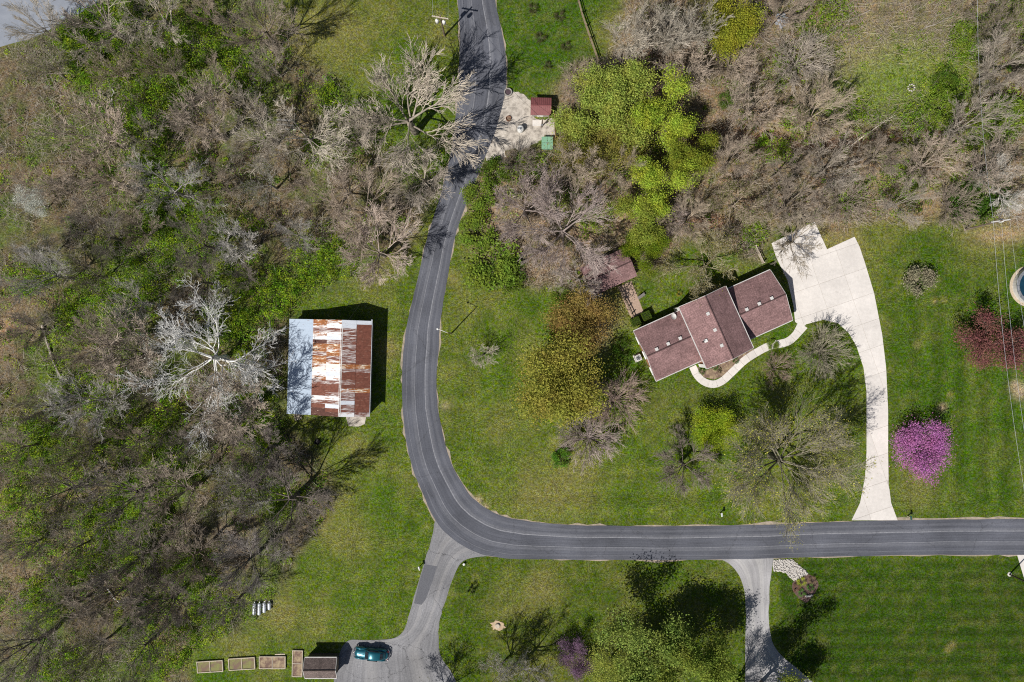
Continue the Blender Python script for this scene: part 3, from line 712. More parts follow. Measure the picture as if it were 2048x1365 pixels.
# barn
BA = math.radians(-1.6)
bc = W(680,735)
barn = empty('barn', bc, BA, 'old barn with patchy white and rusty corrugated metal roof', 'barn')
def bl(px, py, h):
    return Matrix.Rotation(-BA,4,'Z') @ (W(px,py,h)-bc)
yb1 = 7.0; yb0 = -6.95
XR = bl(740,735,3.3).x; XM = bl(681,735,4.75).x; XJ = bl(624.5,735,3.15).x; XL = bl(577,735,2.35).x
M_BARNW = pmat('barn_boards', (.26,.24,.23), (.15,.135,.125), 2, stretch=(8,8,.6))
def rust(name, amt, cr_, wt=(.74,.75,.76), seed=0, streak=9):
    """painted/galvanised sheet with rust patches drawn out along the slope (x)"""
    m, nt, b = new_mat(name); b.inputs['Roughness'].default_value=.62; b.inputs['Specular IOR Level'].default_value=.25
    tc = N(nt,'ShaderNodeTexCoord'); mp = N(nt,'ShaderNodeMapping'); mp.inputs['Scale'].default_value=(.45,streak*.45,1); mp.inputs['Location'].default_value=(seed*3.1,seed*1.7,0)
    geo = N(nt,'ShaderNodeNewGeometry'); nt.links.new(geo.outputs['Position'],mp.inputs['Vector'])
    n = N(nt,'ShaderNodeTexNoise',Scale=1.4,Detail=6,Roughness=.7); nt.links.new(mp.outputs['Vector'],n.inputs['Vector'])
    r = N(nt,'ShaderNodeMapRange'); r.inputs['From Min'].default_value=amt-.04; r.inputs['From Max'].default_value=amt+.05; nt.links.new(n.outputs['Fac'],r.inputs['Value'])
    n2 = N(nt,'ShaderNodeTexNoise',Scale=3,Detail=5); nt.links.new(geo.outputs['Position'],n2.inputs['Vector'])
    c = N(nt,'ShaderNodeValToRGB'); c.color_ramp.elements[0].position=.3; c.color_ramp.elements[1].position=.7
    c.color_ramp.elements[0].color=c4(cr_); c.color_ramp.elements[1].color=c4([x*.6 for x in cr_]); nt.links.new(n2.outputs['Fac'],c.inputs['Fac'])
    mx = N(nt,'ShaderNodeMix',data_type='RGBA'); nt.links.new(r.outputs[0],mx.inputs['Factor']); mx.inputs['B'].default_value=c4(wt); nt.links.new(c.outputs['Color'],mx.inputs['A']); nt.links.new(mx.outputs['Result'],b.inputs['Base Color'])
    return m
RB_ = (.23,.085,.057); RO = (.42,.16,.055); RD = (.13,.055,.042)
RM = {'w': rust('white_sheet',.40,RO,(.78,.78,.78),1,7), 'b': rust('rust_brown_sheet',.64,RB_,(.5,.33,.25),2,12), 's': rust('striped_sheet',.53,RB_,(.66,.62,.6),3,14), 'o': rust('orange_sheet',.56,RO,(.78,.70,.56),4,5), 'd': rust('dark_rust_sheet',.62,RD,(.6,.42,.34),5,9), 'g': rust('shade_tinted_sheet',.33,RB_,(.44,.52,.62),6,6),'h': rust('pale_sheet',.36,RB_,(.66,.69,.74),9,9), 'c': rust('cream_sheet',.36,RO,(.80,.76,.68),7), 'm': rust('mixed_sheet',.50,RO,(.76,.74,.72),8,6)}
def sheet_mesh(L, wd, nr_=5):
    """corrugated plate L along x, wd along y"""
    k = nr_*2; V=[]; Fc=[]
    for i in range(k+1):
        y = -wd/2 + wd*i/k; z = .022 if i%2 else 0
        V += [(-L/2,y,z),(L/2,y,z),(-L/2,y,z-.012),(L/2,y,z-.012)]
    for i in range(k):
        a=4*i; b=4*(i+1)
        Fc += [(a,a+1,b+1,b),(a+2,b+2,b+3,a+3)]
    m = MB(); m.v=V; m.f=Fc; return m.mesh('roof_sheet')
nrow = 24; wrow = (yb1-yb0)/nrow
#        middle slope: upper(near ridge) col, lower col ; right slope: ridge-side col, eave-side col    (rows from the top of the photo down)
MID_L = 'omsmwdoosoomcwmsbbbwsbdd'; MID_R = 'mwswhsomosmcwhwsbbswshbd'
RI_L  = 'hhsssssssssosbbsbmsshssw'; RI_R  = 'hbbbbbbbbbbosbbbbobbbbbs'
# base underlay for the roof
def slope(x0,z0,x1,z1): return x0,z0,x1,z1
roofp = MB().slab([(XJ,yb0+.02,3.10),(XM,yb0+.02,4.70),(XM,yb1-.02,4.70),(XJ,yb1-.02,3.10)], .08)
roofp.slab([(XM+.002,yb0+.02,4.70),(XR,yb0+.02,3.25),(XR,yb1-.02,3.25),(XM+.002,yb1-.02,4.70)], .08)
roofp.slab([(XL,yb0+.02,2.30),(XJ-.002,yb0+.02,3.0),(XJ-.002,yb1-.02,3.0),(XL,yb1-.02,2.30)], .08)
roof = roofp.build('roof', M_OLDWOOD, barn)
def lay(x0,z0,x1,z1,rows,lift):
    L = math.hypot(x1-x0,z1-z0); me = {}
    for i,ch in enumerate(rows):
        if ch not in me:
            mm = sheet_mesh(L+.04, wrow+.03); mm.materials.append(RM[ch]); me[ch]=mm
        y = yb1 - (i+.5)*wrow
        o = bpy.data.objects.new('roof_sheet', me[ch]); col.objects.link(o); o.parent = roof
        o.location = ((x0+x1)/2, y, (z0+z1)/2+.03+lift+(i%2)*.006+rnd.uniform(0,.006)); o.rotation_euler = (0,-math.atan2(z1-z0,x1-x0),rnd.uniform(-.004,.004))
xh = (XJ+XM)/2; lay(XJ,3.12,xh,3.90,MID_L,0); lay(xh,3.91,XM,4.70,MID_R,.02)
xh = (XM+XR)/2; lay(XM,4.70,xh,3.98,RI_L,.02); lay(xh,3.97,XR+.05,3.23,RI_R,0)
lay(XL-.05,2.28,XJ,3.0,'gggggggggggggggggggggggg',0)  # lean-to's bluish partial shade is put into the sheet colour
MB().slab([(XM-.16,yb0,4.74),(XM+.16,yb0,4.74),(XM+.16,yb1-.9,4.74),(XM-.16,yb1-.9,4.74)],.03).build('ridge_cap', M_WHITE, roof)
w = MB(); xi0=XL+.25; xi1=XR-.22; y0=yb0+.25; y1=yb1-.25
w.v=[(xi0,y0,-.05),(xi1,y0,-.05),(xi1,y0,3.3),(XM,y0,4.58),(XJ,y0,3.0),(xi0,y0,2.28),(xi0,y1,-.05),(xi1,y1,-.05),(xi1,y1,3.3),(XM,y1,4.58),(XJ,y1,3.0),(xi0,y1,2.28)]
w.f=[(0,1,2,3,4,5),(11,10,9,8,7,6),(1,7,8,2),(6,0,5,11)]
w.build('wall', M_BARNW, barn)
MB().box(XR-.02,XR+.16,yb0,yb1+.2,3.10,3.22).build('gutter', M_GALV, barn)
bd = MB().box(-.5,2.6,yb0+.17,yb0+.24,0,2.8).build('barn_door', M_BARNW, barn)
MB().box(1.0,1.08,yb0+.1,yb0+.17,1.0,1.4).build('handle', M_METAL, bd)

# pump shed
ps = empty('pump_shed', W(1081,220), math.radians(-1.5), 'tiny shed with dark red ribbed metal roof on the gravel yard', 'shed')
M_REDM = pmat('dark_red_metal', (.24,.085,.085), (.19,.065,.065), 3, rough=.5)
MB().box(-1.25,1.25,-1.05,1.05,0,1.75).build('wall', pmat('shed_siding',(.42,.38,.34)), ps)
for sgn in (-1,1):
    r = MB()
    for k in range(10):
        x0=-1.5+k*.3
        P=[(x0,sgn*-1.3,1.72),(x0+.3,sgn*-1.3,1.72),(x0+.3,0,2.28),(x0,0,2.28)]
        r.slab(P if sgn>0 else P[::-1], .05)
    for k in range(11):
        x0=-1.5+k*.3
        P=[(x0-.02,sgn*-1.3,1.76),(x0+.02,sgn*-1.3,1.76),(x0+.02,0,2.32),(x0-.02,0,2.32)]
        r.slab(P if sgn>0 else P[::-1], .05)
    r.build('roof', M_REDM, ps)
MB().box(-1.5,1.5,-.09,.09,2.27,2.335).build('ridge_cap', M_REDM, ps)
d = MB().box(-.45,.45,-1.10,-1.05,0,1.6).build('door', M_WHITE, ps); MB().box(.32,.37,-1.14,-1.10,.8,.95).build('handle', M_METAL, d)
cs = tag(MB().box(-.75,.75,-.45,.45,0,.12).build('doorstep', M_CONC, None, W(1075,247)), 'pale concrete slab in front of the tiny red shed', 'slab')

# storage shed, bottom left
k_ = W(641,1337,2.4)
ss = empty('storage_shed', (k_.x,k_.y,0), 0, 'low shed with grey brown shingled roof left of the vintage car', 'shed')
gable(ss, -2.35, 2.35, -1.5, 1.5, 2.3, 3.25, 'u', M_SHINGLE2, pmat('dark_siding',(.10,.085,.075)), over=.22)
d = MB().box(2.13,2.18,-.8,.8,0,1.95).build('door', M_OLDWOOD, ss); MB().box(2.18,2.22,-.05,.05,.9,1.1).build('handle', M_METAL, d)

# ------------------------------------------------------------------ vintage car
def loft(stations, n=14, p=.62):
    """stations: (x, half width, z bottom, z top)"""
    m = MB()
    for (x,wd,zb,zt) in stations:
        for j in range(n+1):
            t = PI*j/n; c = math.cos(t); s_ = math.sin(t)
            m.v.append((x, wd*math.copysign(abs(c)**p,c), zb+(zt-zb)*abs(s_)**p))
    for i in range(len(stations)-1):
        for j in range(n):
            a=i*(n+1)+j; m.f.append((a,a+1,a+n+2,a+n+1))
    k=(len(stations)-1)*(n+1)
    m.f.append(tuple(range(n,-1,-1))); m.f.append(tuple(k+j for j in range(n+1)))
    return m
def ellips(m, c, r, nu=12, nv=8):
    n0=len(m.v)
    for i in range(nv+1):
        ph=-PI/2+PI*i/nv
        for j in range(nu):
            t=2*PI*j/nu; m.v.append((c[0]+r[0]*math.cos(ph)*math.cos(t), c[1]+r[1]*math.cos(ph)*math.sin(t), c[2]+r[2]*math.sin(ph)))
    for i in range(nv):
        for j in range(nu):
            j2=(j+1)%nu; m.f.append((n0+i*nu+j,n0+i*nu+j2,n0+(i+1)*nu+j2,n0+(i+1)*nu+j))
    return m
M_TEAL = pmat('teal_car_paint', (.012,.125,.165), (.012,.11,.15), 1, rough=.28, metal=.35, spec=.5, coat=.8)
cp = W(745,1305)
car = empty('vintage_car', cp, math.radians(-6), 'shiny teal vintage car with rounded fastback parked on asphalt apron', 'car')
car.scale = (1.08,1.08,1.08)
body = loft([(-2.30,.30,.40,.80),(-2.22,.48,.36,.92),(-1.9,.60,.34,1.0),(-1.3,.66,.33,1.06),(-.85,.74,.33,1.10),(-.2,.80,.33,1.10),(.6,.82,.33,1.10),(1.2,.78,.34,1.04),(1.75,.66,.36,.92),(2.15,.48,.4,.74),(2.28,.3,.44,.62)])
for sy in (-1,1):
    ellips(body, (-1.55,sy*.66,.55), (.78,.24,.40)); ellips(body, (1.25,sy*.68,.55), (.80,.22,.38))
    body.tube([(-2.2,sy*.66,.72),(-1.2,sy*.7,.8),(-.2,sy*.78,.5)], [.12,.16,.05], 8)
body.tube([(-2.28,0,.86),(-1.6,0,1.03),(-.95,0,1.12)], [.03,.035,.02], 6)
bo = body.build('body', M_TEAL, car, smooth=True)
loft([(-.80,.60,1.0,1.10),(-.55,.64,1.0,1.36),(-.25,.66,1.0,1.54),(.2,.67,1.0,1.60),(.7,.66,1.0,1.57),(1.15,.61,1.0,1.42),(1.55,.53,.95,1.2),(1.9,.42,.8,.95)], p=.55).build('roof', M_TEAL, car, smooth=True)
def patch(x0,x1,z0,z1,w0,w1,name):
    m=MB(); 
    for sgn in (-1,1):
        P=[(x0,0 if sgn>0 else -w0,z0),(x0,w0 if sgn>0 else -0.03,z0),(x1,w1 if sgn>0 else -.03,z1),(x1,.03 if sgn>0 else -w1,z1)]
        if sgn>0: P[0]=(x0,.03,z0)
        if x1<x0: P=P[::-1]
        m.slab([(a,b,c+.03) for a,b,c in P], .04)
    return m.build(name, M_GLASS, car)
patch(-.84,-.36,1.12,1.49,.50,.46,'windscreen')
patch(1.62,1.25,1.19,1.40,.34,.40,'rear_window')
for sy in (-1,1):
    MB().box(-.45,.95,sy*.655-.02,sy*.655+.02,1.14,1.42).build('side_window', M_GLASS, car)
    MB().lathe([(.13,0),(.14,.03),(.09,.07),(.02,.085)], 12, Matrix.Translation((-2.28,sy*.62,.74)) @ Matrix.Rotation(-PI/2,4,'Y')).build('headlight', M_CHROME, car, smooth=True)
    MB().box(2.2,2.27,sy*.55-.06,sy*.55+.06,.6,.72).build('tail_light', pmat('red_lens',(.4,.02,.02)), car)
    for x in (-1.5,1.25):
        wh = MB().lathe([(.18,-.10),(.33,-.09),(.34,0),(.33,.09),(.18,.10)], 16, Matrix.Translation((x,sy*.72,.34)) @ Matrix.Rotation(PI/2,4,'X')).build('wheel', M_BLACK, car)
        MB().lathe([(.02,-.02),(.17,-.02),(.17,.02),(.02,.05)], 12, Matrix.Translation((x,sy*.83,.34)) @ Matrix.Rotation(-sy*PI/2,4,'X')).build('hubcap', M_CHROME, wh)
MB().tube([(-2.2,-.82,.5),(-2.42,-.6,.5),(-2.48,0,.5),(-2.42,.6,.5),(-2.2,.82,.5)], .075, 8).build('bumper', M_CHROME, car, smooth=True)
MB().tube([(2.1,-.82,.52),(2.36,-.6,.52),(2.44,0,.52),(2.36,.6,.52),(2.1,.82,.52)], .075, 8).build('bumper', M_CHROME, car, smooth=True)
gr = MB()
for k in range(7): gr.box(-2.36,-2.24,-.27+k*.09-.02,-.27+k*.09+.02,.52,.84)
gr.build('grille', M_CHROME, car)

# ------------------------------------------------------------------ raised beds
def bed(px0,px1,py0,py1,rz,label,split='x',soil=M_SOIL):
    c = W((px0+px1)/2,(py0+py1)/2); w=(px1-px0)*S; h=(py1-py0)*S
    e = empty('raised_bed', c, rz, label, 'garden bed', 'timber raised beds by the storage shed')
    for (a,b,cc,d) in ((-w/2,w/2,-h/2,-h/2+.11),(-w/2,w/2,h/2-.11,h/2),(-w/2,-w/2+.11,-h/2+.11,h/2-.11),(w/2-.11,w/2,-h/2+.11,h/2-.11)):
        MB().box(a,b,cc,d,0,.3).build('board', M_PALEWOOD, e)
    if split=='x': MB().box(-.05,.05,-h/2+.11,h/2-.11,0,.29).build('divider', M_PALEWOOD, e)
    else: MB().box(-w/2+.11,w/2-.11,-.05,.05,0,.29).build('divider', M_PALEWOOD, e)
    MB().box(-w/2+.1,w/2-.1,-h/2+.1,h/2-.1,0,.2).build('soil', soil, e)
    return e
M_SOIL2 = pmat('weedy_soil', (.19,.125,.095), (.22,.22,.08), 1.3, detail=8, bump=.8, lo=.40, hi=.62)
bed(395,447,1321,1344,.06,'leftmost timber raised bed, overgrown with weeds', soil=M_SOIL2)
bed(458,511,1315,1339,.06,'second timber raised bed from the left, half weedy', soil=M_SOIL2)
bed(519,572,1312,1337,.0,'third timber raised bed from the left, bare brown soil')
bed(585,606,1300,1353,-.02,'upright timber raised bed touching the storage shed', split='y')
pl = tag(MB().box(-.75,.75,-.08,.08,0,.06).build('plank', M_PALEWOOD, None, W(560,1309), (0,0,.03)), 'loose pale plank on grass above a raised bed', 'plank')

# pipes in the wood edge
for i,(px,py,L,kk) in enumerate([(510,1217,1.75,'leftmost'),(520,1217,1.8,'second from left'),(530,1214,1.5,'third from left'),(540,1211,1.1,'rightmost and shortest')]):
    m = MB()
    prof=[(.0,-L/2),(.20,-L/2),(.27,-L/2+.09),(.28,-L/2+.2),(.28,L/2-.2),(.27,L/2-.09),(.20,L/2),(.08,L/2+.02),(.08,L/2+.12),(.0,L/2+.12)]
    prof=[(max(r,.004),z) for r,z in prof]
    e = empty('gas_cylinder', W(px,py)+Vector((0,0,.29)), -.05+.02*i, f'{kk} of four pale metal cylinders lying at the wood edge', 'cylinder', 'metal cylinders at the wood edge')
    MB().lathe(prof,14,Matrix.Rotation(-PI/2,4,'X')).build('tank', M_GALV, e, smooth=True)
    MB().lathe([(.10,L/2+.05),(.10,L/2+.2),(.085,L/2+.2),(.085,L/2+.05)],10,Matrix.Rotation(-PI/2,4,'X')).build('collar', M_METAL, e)

# ------------------------------------------------------------------ poles, wires, lamps, signs
def wire(name, a, b, sag, r, label, mat=M_GALV):
    a=Vector(a); b=Vector(b); n=12
    P=[a.lerp(b,i/n)-Vector((0,0,sag*4*(i/n)*(1-i/n))) for i in range(n+1)]
    return tag(MB().tube(P,r,4).build(name, mat), label, 'wire')
up_b = W(889,72)
up = empty('utility_pole', up_b, 0, 'wooden utility pole with pale crossarm and two transformers beside the road', 'utility pole')
MB().tube([(0,0,-.1),(0,0,7.5)],[.16,.11],10).build('pole', M_POLE, up)
ax = (Vector((.985,-.175,0)))
ca_ = MB(); Mx = Matrix.Translation((0,0,7.0)) @ Matrix.Rotation(math.radians(-10),4,'Z')
ca_.box(-1.2,1.2,-.16,-.02,-.08,.08,Mx); co = ca_.build('crossarm', M_PALEWOOD, up)
for x in (-1.1,-.75,.75,1.1): MB().lathe([(.03,.08),(.05,.12),(.06,.2),(.03,.27)],8,Mx @ Matrix.Translation((x,-.09,0))).build('insulator', M_WHITE, co)
for x in (-.48,.52):
    t_ = MB().lathe([(.2,0),(.25,.04),(.25,.75),(.2,.85),(.08,.9)],14,Mx @ Matrix.Translation((x,-.36,-1.25))).build('transformer', M_WHITE, up, smooth=True)
    MB().tube([(x*.97,-.36-x*.17,6.6),(x*.97,-.3-x*.17,6.9)],.03,6).build('bushing', M_METAL, t_)
t0 = up_b+Vector((-1.1,.1,7.25)); t1 = up_b+Vector((1.1,-.25,7.25))
wire('power_line', t0, (t0.x+.2,75,7.0), .5, .014, 'thin wire running off the left end of the pole crossarm')
wire('power_line', t1, (t1.x+.2,75,7.0), .5, .014, 'thin wire running off the right end of the pole crossarm')
sp_b = W(1083,254)
spo = empty('service_pole', sp_b, 0, 'short wooden service pole in front of the tiny red shed', 'pole')
MB().tube([(0,0,-.1),(0,0,4.2)],[.11,.09],8).build('pole', M_POLE, spo)
MB().box(-.16,.16,-.2,-.1,1.2,1.75).build('meter_box', M_METAL, spo)
wire('service_wire', up_b+Vector((.1,-.1,6.2)), sp_b+Vector((0,0,4.1)), .5, .016, 'service wire sagging from utility pole across the road to the shed pole', M_BLACK)
lp = W(903,667)
sl = empty('street_lamp', lp, 0, 'tall street lamp with white arm beside the road bend', 'street lamp')
MB().tube([(0,0,-.1),(0,0,7.1)],[.10,.07],8).build('pole', M_POLE, sl)
MB().tube([(0,0,6.8),(-.6,.22,7.05),(-1.25,.48,7.1)],.04,6).build('arm', M_WHITE, sl)
MB().lathe([(.02,0),(.13,.03),(.17,.12),(.10,.22),(.02,.25)],12,Matrix.Translation((-1.42,.54,6.98))).build('lamp_head', M_WHITE, sl)
rp = W(829,473)
rs = empty('yard_pole', rp, 0, 'small pole with a white lamp on the verge left of the road', 'pole')
MB().tube([(0,0,-.1),(0,0,2.6)],[.07,.06],8).build('pole', M_POLE, rs)
MB().tube([(0,0,2.5),(-.35,.4,2.6)],.035,6).build('arm', M_WHITE, rs)
MB().lathe([(.02,0),(.12,.03),(.14,.1),(.02,.2)],10,Matrix.Translation((-.4,.45,2.5))).build('lamp_head', M_WHITE, rs)
wire('service_wire', rp+Vector((0,0,2.5)), W(696,641,4.6), .3, .014, 'thin wire running from the verge pole to the barn roof', M_BLACK)
# power line on the right
pb = W(1929,460)
p2 = empty('utility_pole', pb, 0, 'utility pole with pale crossarm at the right edge of the woods', 'utility pole')
MB().tube([(0,0,-.1),(0,0,9.3)],[.17,.12],10).build('pole', M_POLE, p2)
top = pb+Vector((0,0,9))
co = MB().box(-1.3,1.3,-.07,.07,8.75,8.95,Matrix.Rotation(math.radians(8),4,'Z')).build('crossarm', M_TRIM, p2)
for x in (-1.2,0,1.2): MB().lathe([(.04,8.95),(.06,9.05),(.03,9.2)],8,Matrix.Rotation(math.radians(8),4,'Z') @ Matrix.Translation((x,0,0))).build('insulator', M_WHITE, co)
MB().lathe([(.2,0),(.26,.04),(.26,.7),(.2,.8)],14,Matrix.Translation((.36,.1,8.0))).build('transformer', M_WHITE, p2, smooth=True)
far = W(1953,-40,8)
wire('power_line', top+Vector((-1.15,0,.1)), (far.x-.2,far.y,8.6), 1.1, .016, 'pale overhead wire crossing the upper right woods')
for k,(dx,px,lab) in enumerate([(-1.15,2049,'leftmost of three pale overhead wires above the right lawn'),(0,2068,'middle of three pale overhead wires above the right lawn'),(1.15,2110,'rightmost of three pale overhead wires above the right lawn')]):
    e_ = W(px,985,8.2); wire('power_line', top+Vector((dx,.05*dx,.1)), e_, .8, .015-.002*k, lab)
# pole at the right edge
q = W(2019,1149)
dp = empty('utility_pole', q, 0, 'dark pole at the right edge by the white driveway corner', 'utility pole')
MB().tube([(0,0,-.1),(0,0,7.5)],[.12,.09],8).build('pole', pmat('creosote_pole',(.05,.035,.028)), dp)
MB().box(-.5,.5,-.05,.05,6.9,7.02).build('crossarm', M_OLDWOOD, dp)
MB().lathe([(.30,0),(.34,.05),(.22,.07)],12).build('collar', M_STONE, dp)
# mailboxes
def mailbox(px,py,rz,label,cm):
    e = empty('mailbox', W(px,py), rz, label, 'mailbox')
    MB().box(-.05,.05,-.05,.05,0,1.05).build('post', M_PALEWOOD, e)
    b = MB(); n0=0
    prof=[(-.11,1.05),(.11,1.05),(.11,1.18),(.08,1.25),(0,1.29),(-.08,1.25),(-.11,1.18)]
    for y in (-.28,.28): b.v += [(a,y,c) for a,c in prof]
    k=len(prof); b.f=[tuple(range(k)),tuple(range(2*k-1,k-1,-1))]+[(i,k+i,k+(i+1)%k,(i+1)%k) for i in range(k)]
    bo = b.build('box', cm, e); MB().box(.11,.13,-.1,-.06,1.12,1.32).build('flag', pmat('flag_red',(.5,.03,.03)), bo)
mailbox(1440,1027,0,'grey mailbox on a post on the verge above the road', M_GALV)
mailbox(1815,1033,.1,'dark green mailbox on a post right of the concrete drive', pmat('dark_green',(.03,.10,.08)))
mailbox(840,1133,.3,'small pale mailbox left of the dark asphalt patch', M_WHITE)
# small utility marker
mk = empty('well_cap', W(928,1128), 0, 'small round well cap right of the lower driveway mouth', 'well cap')
MB().lathe([(.16,0),(.16,.35)],12).build('casing', M_METAL, mk); MB().lathe([(.18,.35),(.18,.41),(.05,.45)],12).build('lid', M_WHITE, mk)

# fence at the top, board by board
def fence(P, h, label, mat, gap=2.4, rails=3, name='fence'):
    e = empty(name, W(*P[0]), 0, label, 'fence'); o0 = W(*P[0])
    for (a,b) in zip(P[:-1],P[1:]):
        A=W(*a)-o0; B=W(*b)-o0; L=(B-A).length; n=max(1,round(L/gap)); d=(B-A).normalized(); ang=math.atan2(d.y,d.x)
        for i in range(n+1):
            p=A.lerp(B,i/n); MB().box(-.07,.07,-.07,.07,-.1,h+.1).build('post', mat, e, p, (0,0,ang))
        for i in range(n):
            p=A.lerp(B,(i+.5)/n)
            for k in range(rails):
                MB().box(-L/n/2+.08,L/n/2-.08,-.03+.012*(k%2),.03+.012*(k%2),h*(k+.55)/rails-.07,h*(k+.55)/rails+.07).build('rail', mat, e, p, (0,0,ang))
    return e
fence([(1150,-20),(1163,30),(1180,80),(1196,125)],1.2,'weathered wooden fence along the top lawn',M_OLDWOOD)
fence([(1236,575),(1249,600),(1263,628),(1271,652)],1.0,'dark railing fence along the brown terrace',M_OLDWOOD,gap=1.3,rails=2)
fence([(1508,493),(1524,527)],1.2,'short wooden fence behind the right end of the house',M_PALEWOOD,gap=1.5,rails=3)
fence([(1109,232),(1110,278)],1.0,'thin rusty fence right of the gravel yard',pmat('rust_wire',(.3,.17,.10)),gap=1.7,rails=2)

# gravel yard things
tk = empty('water_tank', W(1041,261), 0, 'white round tank standing on the gravel yard', 'tank')
MB().lathe([(.46,.05),(.5,.15),(.5,1.0),(.42,1.14),(.15,1.2),(.05,1.2)],20).build('shell', M_WHITE, tk, smooth=True)
MB().lathe([(.13,1.19),(.13,1.27),(.03,1.29)],12).build('cap', M_METAL, tk)
for k in range(3):
    a=k*2*PI/3; MB().box(-.05,.05,-.05,.05,0,.1).build('foot', M_METAL, tk, (.4*math.cos(a),.4*math.sin(a),0))
cr_ = empty('concrete_ring', W(1016,186), 0, 'grey concrete manhole ring at the road side of the gravel yard', 'manhole')
MB().lathe([(.60,0),(.60,.42),(.46,.42),(.46,.05),(.02,.05)],22).build('ring', pmat('aged_concrete',(.36,.34,.31),(.26,.245,.22),4), cr_)
MB().lathe([(.44,.2),(.44,.24),(.05,.26)],18).build('lid', pmat('iron_lid',(.09,.06,.07)), cr_)
rr = empty('fire_ring', W(1017,238), 0, 'rusty iron ring lying on the gravel yard', 'fire ring')
MB().lathe([(.40,0),(.40,.28),(.37,.28),(.37,0)],20).build('hoop', pmat('rust',(.36,.15,.07)), rr)
MB().lathe([(.36,.0),(.36,.03),(.02,.05)],14).build('ash', M_SOIL, rr)
gb = empty('utility_cabinet', W(1094,289), 0, 'pale green utility cabinet below the tiny red shed', 'utility cabinet')
M_GREEN = pmat('pale_green_paint',(.22,.42,.28),(.18,.34,.23),3)
MB().box(-.78,.78,-.85,.85,.05,.85).build('casing', M_GREEN, gb)
for (x0,x1,y0,y1) in ((-.84,-.02,-.91,.0),(.02,.84,-.91,.0),(-.84,-.02,.03,.91),(.02,.84,.03,.91)): MB().box(x0,x1,y0,y1,.85,.92).build('lid_panel', M_GREEN, gb)
MB().box(-.2,.2,-.1,.02,.92,.97).build('handle', M_METAL, gb)
# pallet by the barn
pa = empty('pallet', W(596,834), .25, 'wooden pallet on the grass below the barn', 'pallet')
for k in range(5): MB().box(-.55,.55,-.45+k*.2,-.33+k*.2,.09,.12).build('slat', M_PALEWOOD, pa)
for x in (-.5,0,.46): MB().box(x,x+.06,-.45,.47,0,.09).build('bearer', M_OLDWOOD, pa)
# fire pit on lawn, stump ring
fp = empty('fire_pit', W(635,884), 0, 'small dark fire pit on the lawn below the barn', 'fire pit')
MB().lathe([(.42,0),(.44,.3),(.38,.3),(.36,.04),(.02,.03)],16).build('rim', pmat('burnt_steel',(.025,.022,.022)), fp)
MB().lathe([(.35,.04),(.2,.10),(.02,.12)],12).build('ash', pmat('ash',(.05,.045,.045)), fp)
sr = empty('tree_stump', W(995,1252), 0, 'cut tree stump with sawdust on the lower lawn', 'stump')
MB().lathe([(.46,0),(.38,.12),(.34,.3),(.33,.31),(.02,.31)],12).build('stump', M_PALEWOOD, sr)
rg_=[(rnd.uniform(.55,1.25)*math.cos(2*PI*q/17)*1.15, rnd.uniform(.55,1.1)*math.sin(2*PI*q/17)*.8, .05) for q in range(17)]
MB().slab(rg_,.046).build('sawdust', pmat('sawdust',(.55,.42,.28),(.4,.3,.2),3), sr)
M_BENCH = pmat('grey_bench_wood',(.22,.20,.19),(.15,.14,.13),5)
bn = empty('garden_bench', W(1282,593), HA+.2, 'small grey garden bench beside the brown terrace', 'bench')
MB().box(-.6,.6,-.2,.2,.38,.44).build('seat', M_BENCH, bn); MB().box(-.6,.6,.2,.25,.44,.9).build('backrest', M_BENCH, bn)
for x in (-.5,.5):
    for y in (-.15,.15): MB().box(x-.04,x+.04,y-.04,y+.04,0,.38).build('leg', M_BENCH, bn)

rk = empty('rock_pile', W(1563,42), 0, 'round heap of blue-grey rocks near the top edge', 'rocks')
for i in range(16):
    a=i*2.4; d_=.26*math.sqrt(i); m=MB(); ellips(m,(d_*math.cos(a),d_*math.sin(a),.2+.25*(1-d_)),(rnd.uniform(.25,.36),rnd.uniform(.2,.32),rnd.uniform(.18,.3)),8,5); m.build('rock', M_BLUEROCK, rk)
fr2 = empty('fire_ring', W(1822,176), 0, 'small fire ring of stones in the upper right clearing', 'fire ring')
for i in range(9):
    a=2*PI*i/9; m=MB(); ellips(m,(.5*math.cos(a),.5*math.sin(a),.08),(.17,.13,.12),7,5); m.build('stone', M_STONE, fr2)
MB().box(-.28,.28,-.07,.07,.05,.2).build('charred_log', M_BLACK, fr2)
# lumber pile / rubbish in the woods
wpil = empty('lumber_pile', W(573,252), 0, 'stack of old grey boards under the pale tree in the woods', 'lumber')
for k in range(6):
    MB().box(-1.3,1.3,-.09,.09,0,.08).build('board', M_TRIM if k%2 else M_OLDWOOD, wpil, (rnd.uniform(-.2,.2),-.9+k*.34,.02+.05*(k%3)), (0,0,rnd.uniform(-.12,.12)))
# pool at the right edge
po = W(2061,573)
pool = empty('swimming_pool', po, 0, 'round above-ground swimming pool cut by the right edge', 'pool')
MB().lathe([(2.72,0),(2.72,1.15),(2.68,1.15),(2.68,.02)],40).build('wall', M_TRIM, pool)
MB().lathe([(2.66,1.0),(2.0,1.004),(.05,1.004)],40).build('water', pmat('pool_water',(.012,.05,.085),(.008,.035,.06),1,rough=.05,spec=.6), pool)
for k in range(20):
    a0=2*PI*k/20; a1=2*PI*(k+.965)/20
    ring=[(2.4*math.cos(a0),2.4*math.sin(a0),1.2),(2.85*math.cos(a0),2.85*math.sin(a0),1.2),(2.85*math.cos(a1),2.85*math.sin(a1),1.2),(2.4*math.cos(a1),2.4*math.sin(a1),1.2)]
    MB().slab(ring,.05).build('rim_panel', M_METAL, pool)
MB().lathe([(3.15,.006),(3.15,.012),(2.75,.012)],40).build('sand_collar', pmat('sand',(.55,.46,.34)), pool)

